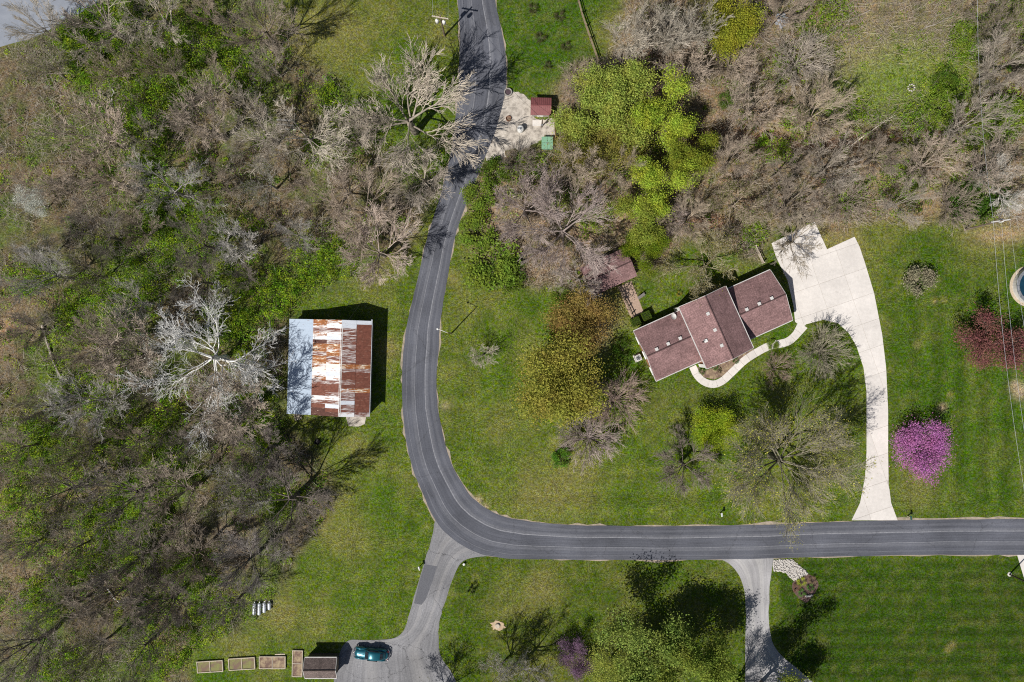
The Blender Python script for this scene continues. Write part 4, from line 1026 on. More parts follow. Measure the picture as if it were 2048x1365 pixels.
# corner flower bed with stones, bottom right
def pebbles(name, pts, rad, mat, label, cat):
    V=[];Fc=[]; ico=[(0,0,1),(.89,0,.2),(.28,.85,.2),(-.72,.53,.2),(-.72,-.53,.2),(.28,-.85,.2),(0,0,-.6)]
    fs=[(0,1,2),(0,2,3),(0,3,4),(0,4,5),(0,5,1),(6,2,1),(6,3,2),(6,4,3),(6,5,4),(6,1,5)]
    for (x,y) in pts:
        r=rad*rnd.uniform(.6,1.4); a=rnd.uniform(0,6.3); n=len(V); p=W(x,y)
        for (u,v,w_) in ico: V.append((p.x+r*(u*math.cos(a)-v*math.sin(a))*rnd.uniform(.8,1.2), p.y+r*(u*math.sin(a)+v*math.cos(a))*rnd.uniform(.8,1.2), r*.6*w_+.05))
        Fc += [(n+a_,n+b_,n+c_) for a_,b_,c_ in fs]
    me=np_mesh(name,np.array(V),np.array(Fc)); return tag(link(name,me,mat),label,cat,kind='stuff')
sheet('mulch_bed', [(1585,1166),(1597,1155),(1611,1149),(1622,1151),(1633,1160),(1637,1171),(1630,1186),(1619,1200),(1612,1206),(1600,1198),(1590,1188),(1584,1176)], .02, M_MULCH, smoothn=3)
pts=[]
poly=[(1546,1120),(1584,1119),(1617,1147),(1588,1163),(1570,1145),(1546,1142)]
PA=np.array([(rnd.uniform(1545,1620),rnd.uniform(1118,1165)) for _ in range(900)])
sel=poly_mask(PA[:,0],PA[:,1],poly); pts=[tuple(p) for p in PA[sel]]
sheet('stone_bed', poly, .014, M_JOINT)
pebbles('stones', pts, .14, M_STONE, 'bed of pale stones beside the lower right lane mouth', 'stones')
bo_ = empty('boulder', W(1617,1192), 0, 'pale split boulder in the dark mulch bed', 'boulder')
for (dx,dy,r) in ((-.32,0,.34),(.1,.04,.36),(.38,.12,.26)):
    m=MB(); ellips(m,(dx,dy,.18),(r*.8,r*.6,r*.7),7,5); m.build('rock', M_STONE, bo_)

# ------------------------------------------------------------------ vegetation
def grow(seed, trunk_h, trunk_r, limbs, limb_len, up0, spec, lean=(0,0), limb_r=1.0):
    """returns segments per level and tip points. spec per level: (nseg, wiggle, uplift, children per node, ratio, angle)"""
    r = random.Random(seed); segs = {0:[],1:[],2:[],3:[],4:[]}; tips = []
    maxl = len(spec)
    def norm(d):
        l = math.sqrt(d[0]*d[0]+d[1]*d[1]+d[2]*d[2]) or 1; return (d[0]/l,d[1]/l,d[2]/l)
    def side(d, ang):
        while True:
            a = (r.gauss(0,1),r.gauss(0,1),r.gauss(0,1)); k = a[0]*d[0]+a[1]*d[1]+a[2]*d[2]
            a = (a[0]-k*d[0],a[1]-k*d[1],a[2]-k*d[2]); l = math.sqrt(a[0]**2+a[1]**2+a[2]**2)
            if l > .1: break
        c = math.cos(ang); s = math.sin(ang)/l
        return (d[0]*c+a[0]*s,d[1]*c+a[1]*s,d[2]*c+a[2]*s)
    def br(p, d, L, rad, lev):
        ns, wig, upl, nch, ratio, ang = spec[lev-1]
        st = L/ns
        for i in range(ns):
            d = norm((d[0]+r.gauss(0,wig),d[1]+r.gauss(0,wig),d[2]+r.gauss(0,wig)+upl))
            q = (p[0]+d[0]*st,p[1]+d[1]*st,p[2]+d[2]*st)
            ra = rad*(1-.72*i/ns); rb = rad*(1-.72*(i+1)/ns)
            segs[min(lev,4)].append((p,q,ra,rb))
            if lev < maxl:
                n = int(nch) + (1 if r.random() < nch-int(nch) else 0)
                if i == 0 and lev < 2 and ns > 3: n = 0
                if i == ns-1: n += 1
                for _ in range(n):
                    br(q, side(d, ang*r.uniform(.6,1.3)), L*ratio*r.uniform(.65,1.2)*(1-.35*i/ns), max(rb*.62,.012), lev+1)
            p = q
        if lev >= maxl-1: tips.append(p)
    p = (0,0,-.15); q = (lean[0],lean[1],trunk_h)
    k = 4; pts = [(q[0]*i/k + r.gauss(0,.05)*(0<i<k), q[1]*i/k + r.gauss(0,.05)*(0<i<k), p[2]+(q[2]-p[2])*i/k) for i in range(k+1)]
    for i in range(k): segs[0].append((pts[i],pts[i+1],trunk_r*(1.25-.5*i/k),trunk_r*(1.25-.5*(i+1)/k)))
    a0 = r.uniform(0,6.28)
    for i in range(limbs):
        a = a0 + 2*PI*i/limbs + r.gauss(0,.3); u = up0*r.uniform(.6,1.5)
        t = r.uniform(.5,1) if i else 1.0; b = (q[0]*t,q[1]*t,trunk_h*t)
        br(b, norm((math.cos(a),math.sin(a),u)), limb_len*r.uniform(.75,1.15), trunk_r*r.uniform(.26,.42)*limb_r, 1)
    return segs, tips
def seg_arrays(segs, levels, rmin=0.0, fat=1.0):
    L = [s for l in levels for s in segs[l]]
    P = np.array([s[0] for s in L]); Q = np.array([s[1] for s in L]); A = np.array([s[2] for s in L]); B = np.array([s[3] for s in L])
    return P, Q, np.maximum(A*fat,rmin), np.maximum(B*fat,rmin)
def prisms(P, Q, A, B, k=3):
    D = Q-P; D /= np.linalg.norm(D,axis=1)[:,None]+1e-9
    ref = np.where(np.abs(D[:,2:3])<.9, np.array([[0,0,1.]]), np.array([[1.,0,0]]))
    U = np.cross(D,ref); U /= np.linalg.norm(U,axis=1)[:,None]; Vv = np.cross(D,U)
    n = len(P); V = np.zeros((n,2,k,3))
    for j in range(k):
        t = 2*PI*j/k; o = U*math.cos(t)+Vv*math.sin(t)
        V[:,0,j] = P+o*A[:,None]; V[:,1,j] = Q+o*B[:,None]
    base = (np.arange(n)*2*k)[:,None]
    F = np.concatenate([np.stack([base[:,0]+j, base[:,0]+(j+1)%k, base[:,0]+k+(j+1)%k, base[:,0]+k+j],-1)[:,None] for j in range(k)],1).reshape(-1,4)
    return V.reshape(-1,3), F
def join(*VF):
    V=[];F=[];n=0
    for v,f in VF: V.append(v);F.append(f+n);n+=len(v)
    return np.concatenate(V),np.concatenate(F)
def leaves(C, size, rs, flat=.5, asp=.62):
    n = len(C); Nn = rs.normal(0,1,(n,3)); Nn[:,2] = np.abs(Nn[:,2])+flat; Nn /= np.linalg.norm(Nn,axis=1)[:,None]
    R = rs.normal(0,1,(n,3)); U = np.cross(Nn,R); U /= np.linalg.norm(U,axis=1)[:,None]; Vv = np.cross(Nn,U)
    s = size*rs.uniform(.6,1.35,n)[:,None]
    a=C-U*s*.5; b=C-Vv*s*asp*.5+Nn*s*.10; c=C+U*s*.5; d=C+Vv*s*asp*.5+Nn*s*.10
    V = np.stack([a,b,c,d],1).reshape(-1,3); F = np.arange(n*4).reshape(n,4)
    return V,F
PROTO = {}
def stats(segs, tips):
    Tp = np.array(tips); R = np.percentile(np.hypot(Tp[:,0],Tp[:,1]),88); Hh = Tp[:,2].max(); return R,Hh
def proto_bare(key, seed, fat=1.0, rmin=.0105, bud=0, bsize=.16, **kw):
    segs,tips = grow(seed, **kw)
    R,Hh = stats(segs,tips)
    t = join(prisms(*seg_arrays(segs,[0]),7), prisms(*seg_arrays(segs,[1],.03,fat),5))
    c = prisms(*seg_arrays(segs,[2,3,4],rmin,fat),3)
    tm = np_mesh('trunk',*t); tm.materials.append(M_WOOD); cm = np_mesh('crown',*c); cm.materials.append(M_WOOD)
    lm = None
    if bud:
        rs = np.random.RandomState(seed); Tp = np.array(tips); C = Tp[rs.randint(0,len(Tp),bud)] + rs.normal(0,.22,(bud,3))
        lm = np_mesh('leaves',*leaves(C,bsize,rs)); lm.materials.append(M_LEAF)
    PROTO[key] = (tm,cm,lm,R,Hh)
def proto_leaf(key, seed, nleaf, size, spread, fill=.0, bare=False, **kw):
    segs,tips = grow(seed, **kw)
    R,Hh = stats(segs,tips); rs = np.random.RandomState(seed)
    tm = np_mesh('trunk',*join(prisms(*seg_arrays(segs,[0]),7), prisms(*seg_arrays(segs,[1,2],.02),4))); tm.materials.append(M_WOOD)
    Tp = np.array(tips); 
    w = np.exp(rs.normal(0,.7,len(Tp))); w /= w.sum()
    C = Tp[rs.choice(len(Tp),nleaf,p=w)] + rs.normal(0,spread,(nleaf,3))*np.array([1,1,.7])
    C[:,2] = np.maximum(C[:,2],.15)
    cm = np_mesh('crown',*leaves(C,size,rs)); cm.materials.append(M_LEAF)
    PROTO[key] = (tm,cm,None,R,Hh)

SP_B = [(7,.09,.04,1.2,.58,.55),(5,.11,.03,1.5,.55,.55),(4,.12,.02,1.3,.58,.55),(2,.13,.02,0,.4,.6)]
SP_F = [(6,.07,.03,1.5,.62,.45),(5,.08,.02,1.6,.60,.45),(4,.09,.01,1.4,.60,.45),(2,.10,.0,0,.4,.5)]
SP_U = [(6,.05,.13,1.4,.50,.42),(4,.07,.1,1.5,.55,.42),(3,.08,.08,1.5,.6,.42),(2,.1,.05,0,.4,.5)]
SP_S = [(4,.10,.05,1.8,.6,.45),(3,.12,.04,2.2,.6,.5),(3,.12,.03,0,.5,.6)]
SP_L = [(7,.10,.05,1.2,.55,.65),(5,.13,.04,1.3,.52,.7),(4,.15,.03,1.1,.55,.7)]
SP_R = [(6,.09,.05,1.5,.58,.6),(5,.12,.05,1.6,.55,.6),(4,.14,.04,1.3,.55,.6)]
proto_bare('broad1', 3, trunk_h=3.2, trunk_r=.24, limbs=8, limb_len=4.6, up0=.7, limb_r=1.0, spec=SP_B)
proto_bare('broad2', 14, trunk_h=3.6, trunk_r=.22, limbs=8, limb_len=4.4, up0=.65, limb_r=1.0, spec=SP_B)
proto_bare('dense1', 23, trunk_h=2.6, trunk_r=.22, limbs=9, limb_len=3.6, up0=.6, limb_r=.9, spec=SP_F)
proto_bare('dense2', 31, trunk_h=3.0, trunk_r=.2, limbs=8, limb_len=3.4, up0=.8, limb_r=.9, spec=SP_F)
proto_bare('upright1', 41, trunk_h=4.0, trunk_r=.17, limbs=7, limb_len=5.0, up0=2.0, spec=SP_U)
proto_bare('upright2', 47, trunk_h=3.5, trunk_r=.17, limbs=8, limb_len=4.6, up0=1.6, spec=SP_U)
proto_bare('shrub1', 53, trunk_h=.25, trunk_r=.10, limbs=34, limb_len=2.2, up0=1.0, spec=SP_S, rmin=.010)
proto_bare('shrub2', 59, trunk_h=.25, trunk_r=.10, limbs=18, limb_len=2.2, up0=.8, spec=SP_S, rmin=.010, bud=500, bsize=.12)
proto_bare('budded', 63, trunk_h=3.0, trunk_r=.27, limbs=15, limb_len=4.2, up0=.45, limb_r=.85, rmin=.0095, spec=[(6,.07,.03,1.6,.66,.5),(5,.08,.01,1.7,.62,.5),(4,.09,.0,1.4,.60,.5),(2,.10,-.02,0,.4,.5)], bud=6500, bsize=.12)
proto_bare('budded2', 67, trunk_h=3.0, trunk_r=.22, limbs=8, limb_len=4.2, up0=.7, limb_r=1.0, spec=SP_B, bud=2600, bsize=.15)
proto_bare('sycamore', 75, trunk_h=5.0, trunk_r=.28, limbs=15, limb_len=7.6, up0=.36, fat=1.0, rmin=.0125, limb_r=.95, spec=[(9,.20,.03,1.1,.45,.55),(6,.17,.03,1.1,.52,.6),(4,.18,.02,1.0,.55,.6),(2,.2,.02,0,.4,.7)])
proto_leaf('maple1', 81, 23000, .15, .38, trunk_h=1.8, trunk_r=.2, limbs=7, limb_len=3.4, up0=.9, spec=SP_L)
proto_leaf('maple2', 87, 20000, .15, .36, trunk_h=2.2, trunk_r=.2, limbs=6, limb_len=3.2, up0=1.1, spec=SP_L)
proto_leaf('round1', 91, 23000, .13, .46, trunk_h=1.2, trunk_r=.17, limbs=9, limb_len=2.8, up0=1.0, spec=SP_R)
proto_leaf('open1', 95, 9500, .14, .5, trunk_h=2.0, trunk_r=.18, limbs=7, limb_len=3.4, up0=.9, spec=SP_L)
proto_leaf('flower1', 93, 12000, .12, .36, trunk_h=1.0, trunk_r=.15, limbs=11, limb_len=2.6, up0=.85, spec=SP_R)
proto_leaf('flower2', 117, 12500, .125, .34, trunk_h=.9, trunk_r=.14, limbs=8, limb_len=2.9, up0=.8, spec=SP_L)
proto_leaf('bush1', 99, 2600, .16, .26, trunk_h=.2, trunk_r=.06, limbs=9, limb_len=1.3, up0=.9, spec=SP_S[:2])
proto_leaf('bush2', 103, 1500, .15, .22, trunk_h=.2, trunk_r=.06, limbs=8, limb_len=1.3, up0=.8, spec=SP_S[:2])

PALE=(.62,.55,.45); TANW=(.49,.40,.315); PINK=(.40,.30,.25); GREYW=(.48,.45,.41); BROWN=(.38,.315,.25); DARKW=(.26,.225,.19); WHITEW=(.86,.84,.80); OLIVE=(.46,.41,.26); LAV=(.46,.375,.34)
YG=(.39,.50,.06); YG2=(.33,.40,.08); LG=(.28,.34,.055); OL=(.17,.165,.025); ORG=(.20,.15,.03); GR=(.17,.26,.035); DG=(.035,.065,.015); MAG=(.50,.19,.42); MAR=(.22,.11,.085); PKR=(.26,.115,.10)
ALLTREES=[]
def plant(kind, px, py, rpx, hm, label, wood=GREYW, leaf=None, name=None, cat='tree', group=None, rz=None, crown_at=.68, onground=False, bark=.6):
    tm,cm,lm,R,Hh = PROTO[kind]
    hc = 0 if onground else hm*crown_at
    k = (HC-hc)/HC; b = Vector(((px-1024)*S*k,(682.5-py)*S*k,0))
    if rz is None: rz = rnd.uniform(0,6.28)
    sx = rpx*S*k/R; sz = hm/Hh
    if name is None: name = 'bare_tree' if leaf is None or lm is not None else 'leafy_tree'
    e = empty(name,b,rz,label,cat,group); e.scale=(sx,sx,sz)
    t = bpy.data.objects.new('trunk',tm); col.objects.link(t); t.parent=e; t.color=(*[w_*(.92 if kind=='sycamore' else bark) for w_ in wood],1)
    leafy = lm is None and leaf is not None
    c = bpy.data.objects.new('crown',cm); col.objects.link(c); c.parent=e; c.color=(*(leaf if leafy else wood),1)
    if lm is not None:
        l = bpy.data.objects.new('leaves',lm); col.objects.link(l); l.parent=e; l.color=(*(leaf or OL),1)
    return e
# --- single trees that stand out
plant('sycamore',398,718,146,16,'white-limbed sycamore spreading wide left of the barn',WHITEW,rz=.4)
plant('dense2',812,225,125,15,'large pale bare tree fanning its limbs toward the road',(.54,.47,.38),rz=2.2)
plant('dense2',842,352,62,12,'grey tan bare tree leaning its shade over the dark road stretch',(.54,.47,.39))
plant('broad2',600,262,105,13,'large pale bare tree over the pile of old boards',PALE)
plant('dense1',722,412,88,12,'pinkish tan bare tree left of the dark road bend',TANW)
plant('dense2',752,500,78,11,'pinkish tan bare tree between barn and road, lowest of its clump',(.60,.49,.41))
plant('dense1',562,1012,96,14,'broad dark bare tree at the wood edge below the barn',(.27,.23,.20))
plant('dense2',486,1128,66,12,'dark bare tree just above the four metal cylinders',(.29,.26,.24))
plant('dense2',520,905,64,13,'dark bare tree at the lower left corner of the barn',(.29,.25,.22))
plant('broad1',648,395,75,12,'grey tan bare tree between the barn and the pile of boards',TANW)
plant('dense1',1130,455,112,12,'largest bare tree, mauve brown, between road and pavilion',LAV,rz=2)
plant('dense2',1052,415,72,10,'mauve brown bare tree at the road side of the largest bare tree',LAV)
plant('broad2',1160,555,50,9,'bare tree whose pale branches hang over the outbuilding roof',(.56,.48,.42))
plant('maple1',1190,222,68,9,'yellow-green leafy tree right of the tiny red shed',BROWN,YG2)
plant('maple2',1252,205,68,10,'yellow-green leafy tree, middle of the three above the woods path',BROWN,YG2)
plant('maple1',1335,222,58,11,'brightest yellow-green leafy tree, rightmost of the tall three',BROWN,YG,rz=2)
plant('open1',1232,290,62,8,'thinly leaved olive tree below the three yellow-green trees',OLIVE,(.28,.27,.06))
plant('open1',1150,290,48,7,'thinly leaved olive tree right of the green utility cabinet',OLIVE,(.28,.26,.06))
plant('maple2',1386,312,46,9,'olive green leafy tree right of and below the brightest one',BROWN,(.23,.28,.035))
plant('maple1',1320,372,54,9,'yellow-green leafy tree halfway between tall trio and house',BROWN,YG)
plant('maple2',1282,440,46,7,'green leafy tree above the outbuilding',BROWN,LG)
plant('maple1',1290,505,40,5,'low bright green leafy tree touching the outbuilding corner',BROWN,(.17,.24,.02))
plant('round1',1463,50,48,8,'rounded olive yellow tree at the top edge',BROWN,(.33,.35,.04))
plant('round1',1158,648,52,8,'rusty orange and olive rounded tree left of the house',BROWN,(.32,.24,.07))
plant('round1',1118,772,73,11,'largest rounded tree, olive yellow with orange tint, on the lawn',BROWN,(.33,.32,.06),rz=1.3)
plant('round1',1426,858,37,5,'small round bright green tree below the front walk',BROWN,(.30,.40,.03))
plant('flower1',1838,897,50,5,'magenta flowering redbud right of the concrete drive',BROWN,MAG,crown_at=.6,name='redbud_tree')
plant('flower2',1147,1320,36,4.5,'faded purple redbud at the bottom edge',BROWN,(.25,.15,.235),name='redbud_tree')
plant('flower2',1988,692,62,6.5,'dull dark red and pink flowering tree on the right lawn',DARKW,PKR,name='crabapple_tree')
plant('maple1',1298,1318,86,12,'pale green leafing tree at the bottom edge left of the lane',OLIVE,(.24,.32,.07))
plant('open1',1230,1350,50,9,'pale green leafing tree cut by the bottom edge beside the purple redbud',OLIVE,(.34,.40,.08))
plant('budded',1598,938,130,17,'big bare tree dotted with yellow buds overhanging the lower road',(.36,.325,.235),(.42,.42,.08),crown_at=.72)
plant('dense2',1376,935,62,8,'bare dark brown tree on the lawn below the small green tree',(.30,.25,.21))
plant('budded2',1420,530,74,8,'olive bare tree behind the house, its branches over the roof',OLIVE,(.2,.18,.05))
plant('upright2',1600,478,58,8,'bare tree overhanging the top of the concrete drive',(.40,.34,.26))
plant('shrub1',1035,318,34,3.5,'brown bare shrub at the lower edge of the gravel yard',(.30,.25,.21),name='bare_shrub',cat='shrub')
plant('shrub1',1345,440,36,4,'lavender bare shrub right of the green leafy tree',LAV,name='bare_shrub',cat='shrub')
plant('shrub1',1655,702,52,4.5,'round pale bare shrub inside the curve of the concrete drive',(.38,.345,.25),name='bare_shrub',cat='shrub')
plant('shrub2',1556,738,34,3,'pinkish bare shrub beside the front walk',PINK,(.2,.13,.08),name='bare_shrub',cat='shrub')
plant('shrub1',1235,802,62,4.5,'pinkish brown bare shrub right of the largest rounded tree',PINK,name='bare_shrub',cat='shrub')
plant('shrub1',1182,880,60,4.5,'mauve grey bare shrub just below the largest rounded tree',LAV,name='bare_shrub',cat='shrub')
plant('bush1',1838,562,27,2.0,'pale dried round shrub alone on the right lawn',(.36,.32,.22),(.30,.28,.18),name='dry_shrub',cat='shrub')
plant('upright2',966,710,26,5,'small bare sapling on the lawn right of the street lamp',PALE,crown_at=.4)
plant('bush1',1122,918,17,1.4,'bright green bush on the lawn below the mauve shrub',BROWN,(.10,.24,.025),name='green_bush',cat='bush')
plant('budded2',1052,1362,62,11,'tall thin bare tree at the bottom edge, trunk shadow on the lawn',GREYW,(.2,.2,.05),rz=.8)
plant('budded2',1000,1370,55,10,'bare tree at the bottom edge right of the lower driveway',GREYW,(.2,.2,.05),rz=3.1)
plant('maple2',1395,1338,66,12,'leafing tree whose shadow reaches the lower road',OLIVE,(.22,.29,.05),crown_at=.75)
plant('maple1',1577,1440,66,16,'tree below the frame casting shade over the lane and lawn',BROWN,LG,crown_at=.75)
plant('budded2',1495,1464,68,16,'bare tree below the frame casting branch shade on the lower right lane',GREYW,(.2,.2,.05),crown_at=.75)
plant('budded2',860,1440,70,10,'bare tree below the frame casting branch shade on the apron',GREYW,(.2,.2,.05))
plant('open1',65,405,28,6,'small white-blossomed tree near the left edge',GREYW,(.62,.64,.58),name='blossom_tree')
plant('upright1',1268,70,44,14,'leftmost pale upright bare tree right of the top fence',PALE)
plant('upright2',1300,55,40,15,'second pale upright bare tree right of the top fence',PALE)
plant('upright1',1355,58,44,15,'third pale upright bare tree right of the top fence',(.52,.465,.385))
plant('upright2',1402,42,46,15,'pale upright bare tree touching the rounded olive tree',(.52,.465,.385))
plant('shrub1',1165,165,48,4,'brown bare shrub at the lower end of the top fence',TANW,name='bare_shrub',cat='shrub')
plant('shrub1',1236,150,46,4,'brown bare shrub below the pale upright trees',BROWN,name='bare_shrub',cat='shrub')
plant('broad2',2025,372,60,10,'white-twigged bare tree at the right edge by the power pole',(.72,.68,.61))
# small shrubs on the top lawn
for (x,y,r,w_) in [(1065,17,9,'topmost left'),(1118,31,10,'topmost right'),(1081,74,10,'middle left'),(1131,92,9,'middle right'),(1096,130,7,'lowest and smallest')]:
    plant('bush2',x,y,r,.9,f'{w_} of five little dark shrubs on the top lawn',BROWN,(.10,.105,.04),name='small_shrub',cat='shrub',group='little shrubs on the top lawn')
for (x,y,r,h,c,w_) in [(985,525,46,2.2,GR,'wide bright green bush at the foot of the largest bare tree'),(955,468,32,1.8,GR,'bright green bush on the road verge above the wide one'),(1010,545,34,1.6,(.09,.16,.02),'bright green bush at the lawn corner below the wide one'),(958,392,26,1.6,GR,'green bush where the road narrows into shade'),(990,345,26,1.8,(.09,.15,.02),'green bush below the gravel yard'),(1120,590,16,1.2,GR,'small green bush below the largest bare tree'),(1545,690,10,.6,GR,'low green bush between garage and front walk'),(1940,405,38,2,(.05,.11,.015),'dark green bush beside the right power pole'),(1980,380,34,2,(.055,.12,.015),'dark green bush between power pole and white-twigged tree'),(1885,215,30,2,GR,'green bush on the upper right creek bank'),(1890,165,24,1.6,(.09,.16,.02),'green bush above the creek bank at right'),(1930,70,26,1.8,GR,'green bush at top right under the overhead wire'),(2010,230,36,2,GR,'green bush right of the creek near the right edge'),(1450,200,14,1,(.10,.17,.03),'small green bush in the brown thicket right of the trees'),(1965,650,22,1.6,DG,'dark evergreen bush above the pink flowering tree'),(1245,700,18,.8,(.06,.12,.015),'low green bush by the brick gable wall')]:
    plant('bush1',x,y,r,h,w_,BROWN,c,name='green_bush',cat='bush')
# flower-bed plants
for i,(x,y,r,c,w_) in enumerate([(1603,1164,8,(.42,.52,.05),'yellow-green plant in the mulch bed by the lane'),(1625,1161,7,(.36,.27,.16),'dry tan plant in the mulch bed, nearest the stones right side'),(1594,1178,7,(.33,.2,.13),'dry reddish plant in the mulch bed, leftmost'),(1621,1175,6.5,(.09,.28,.04),'green plant in the mulch bed above the boulder'),(1604,1186,7,(.09,.30,.04),'green plant in the mulch bed left of the boulder'),(1430,735,6.5,(.08,.20,.03),'green plant in the front bed, middle'),(1404,743,6,(.08,.18,.03),'green plant in the front bed by the white post'),(1440,742,4,(.12,.12,.05),'brownish plant in the front bed, right of middle'),(1472,723,5.5,(.08,.18,.03),'green plant in the front bed, rightmost'),(1358,588,5,(.42,.36,.05),'yellow flowering plant behind the house'),(943,1182,7,(.015,.03,.012),'lone dark evergreen shrub on the lower lawn')]):
    plant('bush2',x,y,r,.7 if i<10 else 1.5,w_,BROWN,c,name='garden_plant',cat='plant')
# clipped hedge blocks
def hedge(px,py,label):
    rs = np.random.RandomState(int(px)); n=2600
    C = rs.uniform(-1,1,(n,3)); ax_ = rs.randint(0,3,n); sg = np.sign(rs.uniform(-1,1,n)); C[np.arange(n),ax_] = sg*rs.uniform(.9,1.02,n)
    C = C*np.array([.62,.62,.55])+np.array([0,0,.6])
    e = empty('clipped_hedge',W(px,py),HA,label,'hedge','clipped hedge cubes behind the house')
    me = np_mesh('foliage',*leaves(C,.12,rs)); me.materials.append(M_LEAF); o=bpy.data.objects.new('foliage',me); col.objects.link(o); o.parent=e; o.color=(.085,.14,.02,1)
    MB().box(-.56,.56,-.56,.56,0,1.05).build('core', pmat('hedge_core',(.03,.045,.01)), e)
hedge(1270,644,'left clipped green hedge cube behind the house'); hedge(1291,632,'right clipped green hedge cube behind the house')

# --- rows of woodland trees
def row_trees(prefix, rows, side):
    for (rowname, items) in rows:
        items = sorted(items)
        n = len(items); ords=['first','second','third','fourth','fifth','sixth','seventh','eighth','ninth','tenth']
        for i,(x,y,r,h,kind,wcol,cname) in enumerate(items):
            plant(kind,x,y,r,h,f'bare {cname} tree, {prefix}, {rowname}, {ords[i]} from left',wcol,leaf=(.13,.15,.03) if kind.startswith('budded') else None,group=f'bare trees of the {prefix}')
def in_poly(x,y,P): return bool(poly_mask(np.array([float(x)]),np.array([float(y)]),P)[0])
rr_ = random.Random(19)
names_L = ['top row','second row down','third row down','fourth row down','row level with the verge pole','row level with the barn top','row level with the barn','row level with the barn foot','row just below the barn','row above the cylinders','row level with the cylinders','row above the raised beds','bottom row']
avoid = [(398,705,120),(812,222,95),(842,352,50),(600,262,80),(722,412,70),(752,500,70),(648,395,55),(65,405,30),(665,730,120),(370,440,40),(300,315,40),(525,1215,45),(5,290,70),(562,1012,85),(486,1128,55),(520,905,50)]
rows=[]
for ri,nm in enumerate(names_L):
    y0 = 40+ri*107; items=[]
    x = 20+rr_.uniform(0,50)+(ri%2)*35
    while x < 900:
        xx=x+rr_.uniform(-14,14); yy=y0+rr_.uniform(-30,30)
        # the trunk's foot has to stand in the wood
        bx=1024+(xx-1024)*.94; by=682+(yy-682)*.94
        if in_poly(bx,by,WOOD_L) and (in_poly(xx+15,yy,WOOD_L) or xx<250) and all((xx-a)**2+(yy-b)**2>c*c for a,b,c in avoid) and len(items)<10:
            dark = min(1,max(0,(yy-350)/500)); 
            if yy<330: wc,cn = rr_.choice([(TANW,'tan'),(PALE,'pale'),(BROWN,'brown'),((.46,.40,.33),'grey-tan')])
            elif xx<330 and yy>500: wc,cn = rr_.choice([(GREYW,'grey'),(DARKW,'dark'),(BROWN,'brown'),(DARKW,'dark')])
            else: wc,cn = rr_.choice([(GREYW,'grey'),(BROWN,'brown'),(TANW,'tan'),(DARKW,'dark')])
            kind = rr_.choice(['broad1','broad2','dense1','dense2','upright1','upright2','dense1','budded2'])
            big = rr_.random()
            items.append((xx,yy,30+52*big,8.5+8.5*big+rr_.uniform(-1,1),kind,wc,cn))
        x += rr_.uniform(88,130)
    rows.append((nm,items))
row_trees('left woods', rows, 'L')
names_R=['top row','second row down','row at the creek','row below the creek','lowest row']
avoidR=[(1190,222,90),(1252,205,90),(1335,222,85),(1320,372,70),(1386,312,60),(1463,50,50),(1780,150,150),(1860,140,110),(1130,455,110),(1052,415,70),(1282,440,60),(1420,530,60),(1600,478,50),(1290,505,50),(2025,372,40),(1070,280,75),(1720,110,70),(1870,140,70)]
rows=[]
for ri,nm in enumerate(names_R):
    y0=40+ri*95; items=[]; x=1010+rr_.uniform(0,40)
    while x<2060:
        xx=x+rr_.uniform(-14,14); yy=y0+rr_.uniform(-26,26)
        bx=1024+(xx-1024)*.95; by=682+(yy-682)*.95
        if in_poly(bx,by,WOOD_R) and all((xx-a)**2+(yy-b)**2>c*c for a,b,c in avoidR) and len(items)<10:
            wc,cn=rr_.choice([(TANW,'tan'),(BROWN,'brown'),((.50,.41,.31),'warm brown'),((.46,.40,.33),'grey-tan')])
            kind=rr_.choice(['dense1','dense2','shrub1','broad1','upright1','upright2','budded2'])
            h=rr_.uniform(7,13); r=rr_.uniform(40,64)
            if kind=='shrub1': h=rr_.uniform(3.5,5)
            items.append((xx,yy,r,h,kind,wc,cn))
        x+=rr_.uniform(92,124)
    rows.append((nm,items))
row_trees('upper right woods', rows, 'R')

# --- fallen logs
for (x0,y0,x1,y1,r,c,lab) in [(192,92,206,118,.16,BROWN,'fallen log in the top left undergrowth, nearest the paved corner'),(205,112,258,172,.15,BROWN,'long fallen log running down from the top left corner log'),(200,48,228,34,.16,PALE,'short pale log at the edge of the paved corner'),(228,180,226,214,.11,WHITEW,'pale curved log in the upper left woods'),(228,218,246,265,.08,PALE,'thin pale log pointing below the curved log'),(280,362,380,345,.09,PALE,'thin pale log lying level below the upper left woods'),(240,585,305,590,.08,PALE,'thin pale log left of the sycamore top'),(88,650,138,820,.2,(.4,.35,.3),'leaning dead trunk left of the sycamore'),(180,678,205,680,.17,(.45,.33,.24),'short stub log at far left beside the dead trunk'),(195,815,232,808,.13,PALE,'pale log below and left of the sycamore'),(215,1175,258,1225,.09,WHITEW,'pale fallen branch in the lower left woods'),(1600,95,1740,20,.1,(.4,.36,.32),'long fallen limb at the top right clearing'),(1700,290,1790,230,.1,PALE,'fallen limb over the creek thicket'),(1840,62,1905,35,.1,(.42,.38,.34),'fallen limb above the clearing at top right'),(1945,92,2030,60,.13,(.45,.38,.32),'pale fallen limb under the overhead wire')]:
    a=W(x0,y0); b=W(x1,y1); m=MB(); n=5; P=[]
    for i in range(n+1):
        p=a.lerp(b,i/n); P.append(p+Vector((rnd.gauss(0,.12),rnd.gauss(0,.12),r*.8+.1+rnd.uniform(0,.15))))
    m.tube(P,[r*(1-.5*i/n) for i in range(n+1)],7)
    o=m.build('fallen_log',M_WOOD); o.color=(*c,1); tag(o,lab,'log')

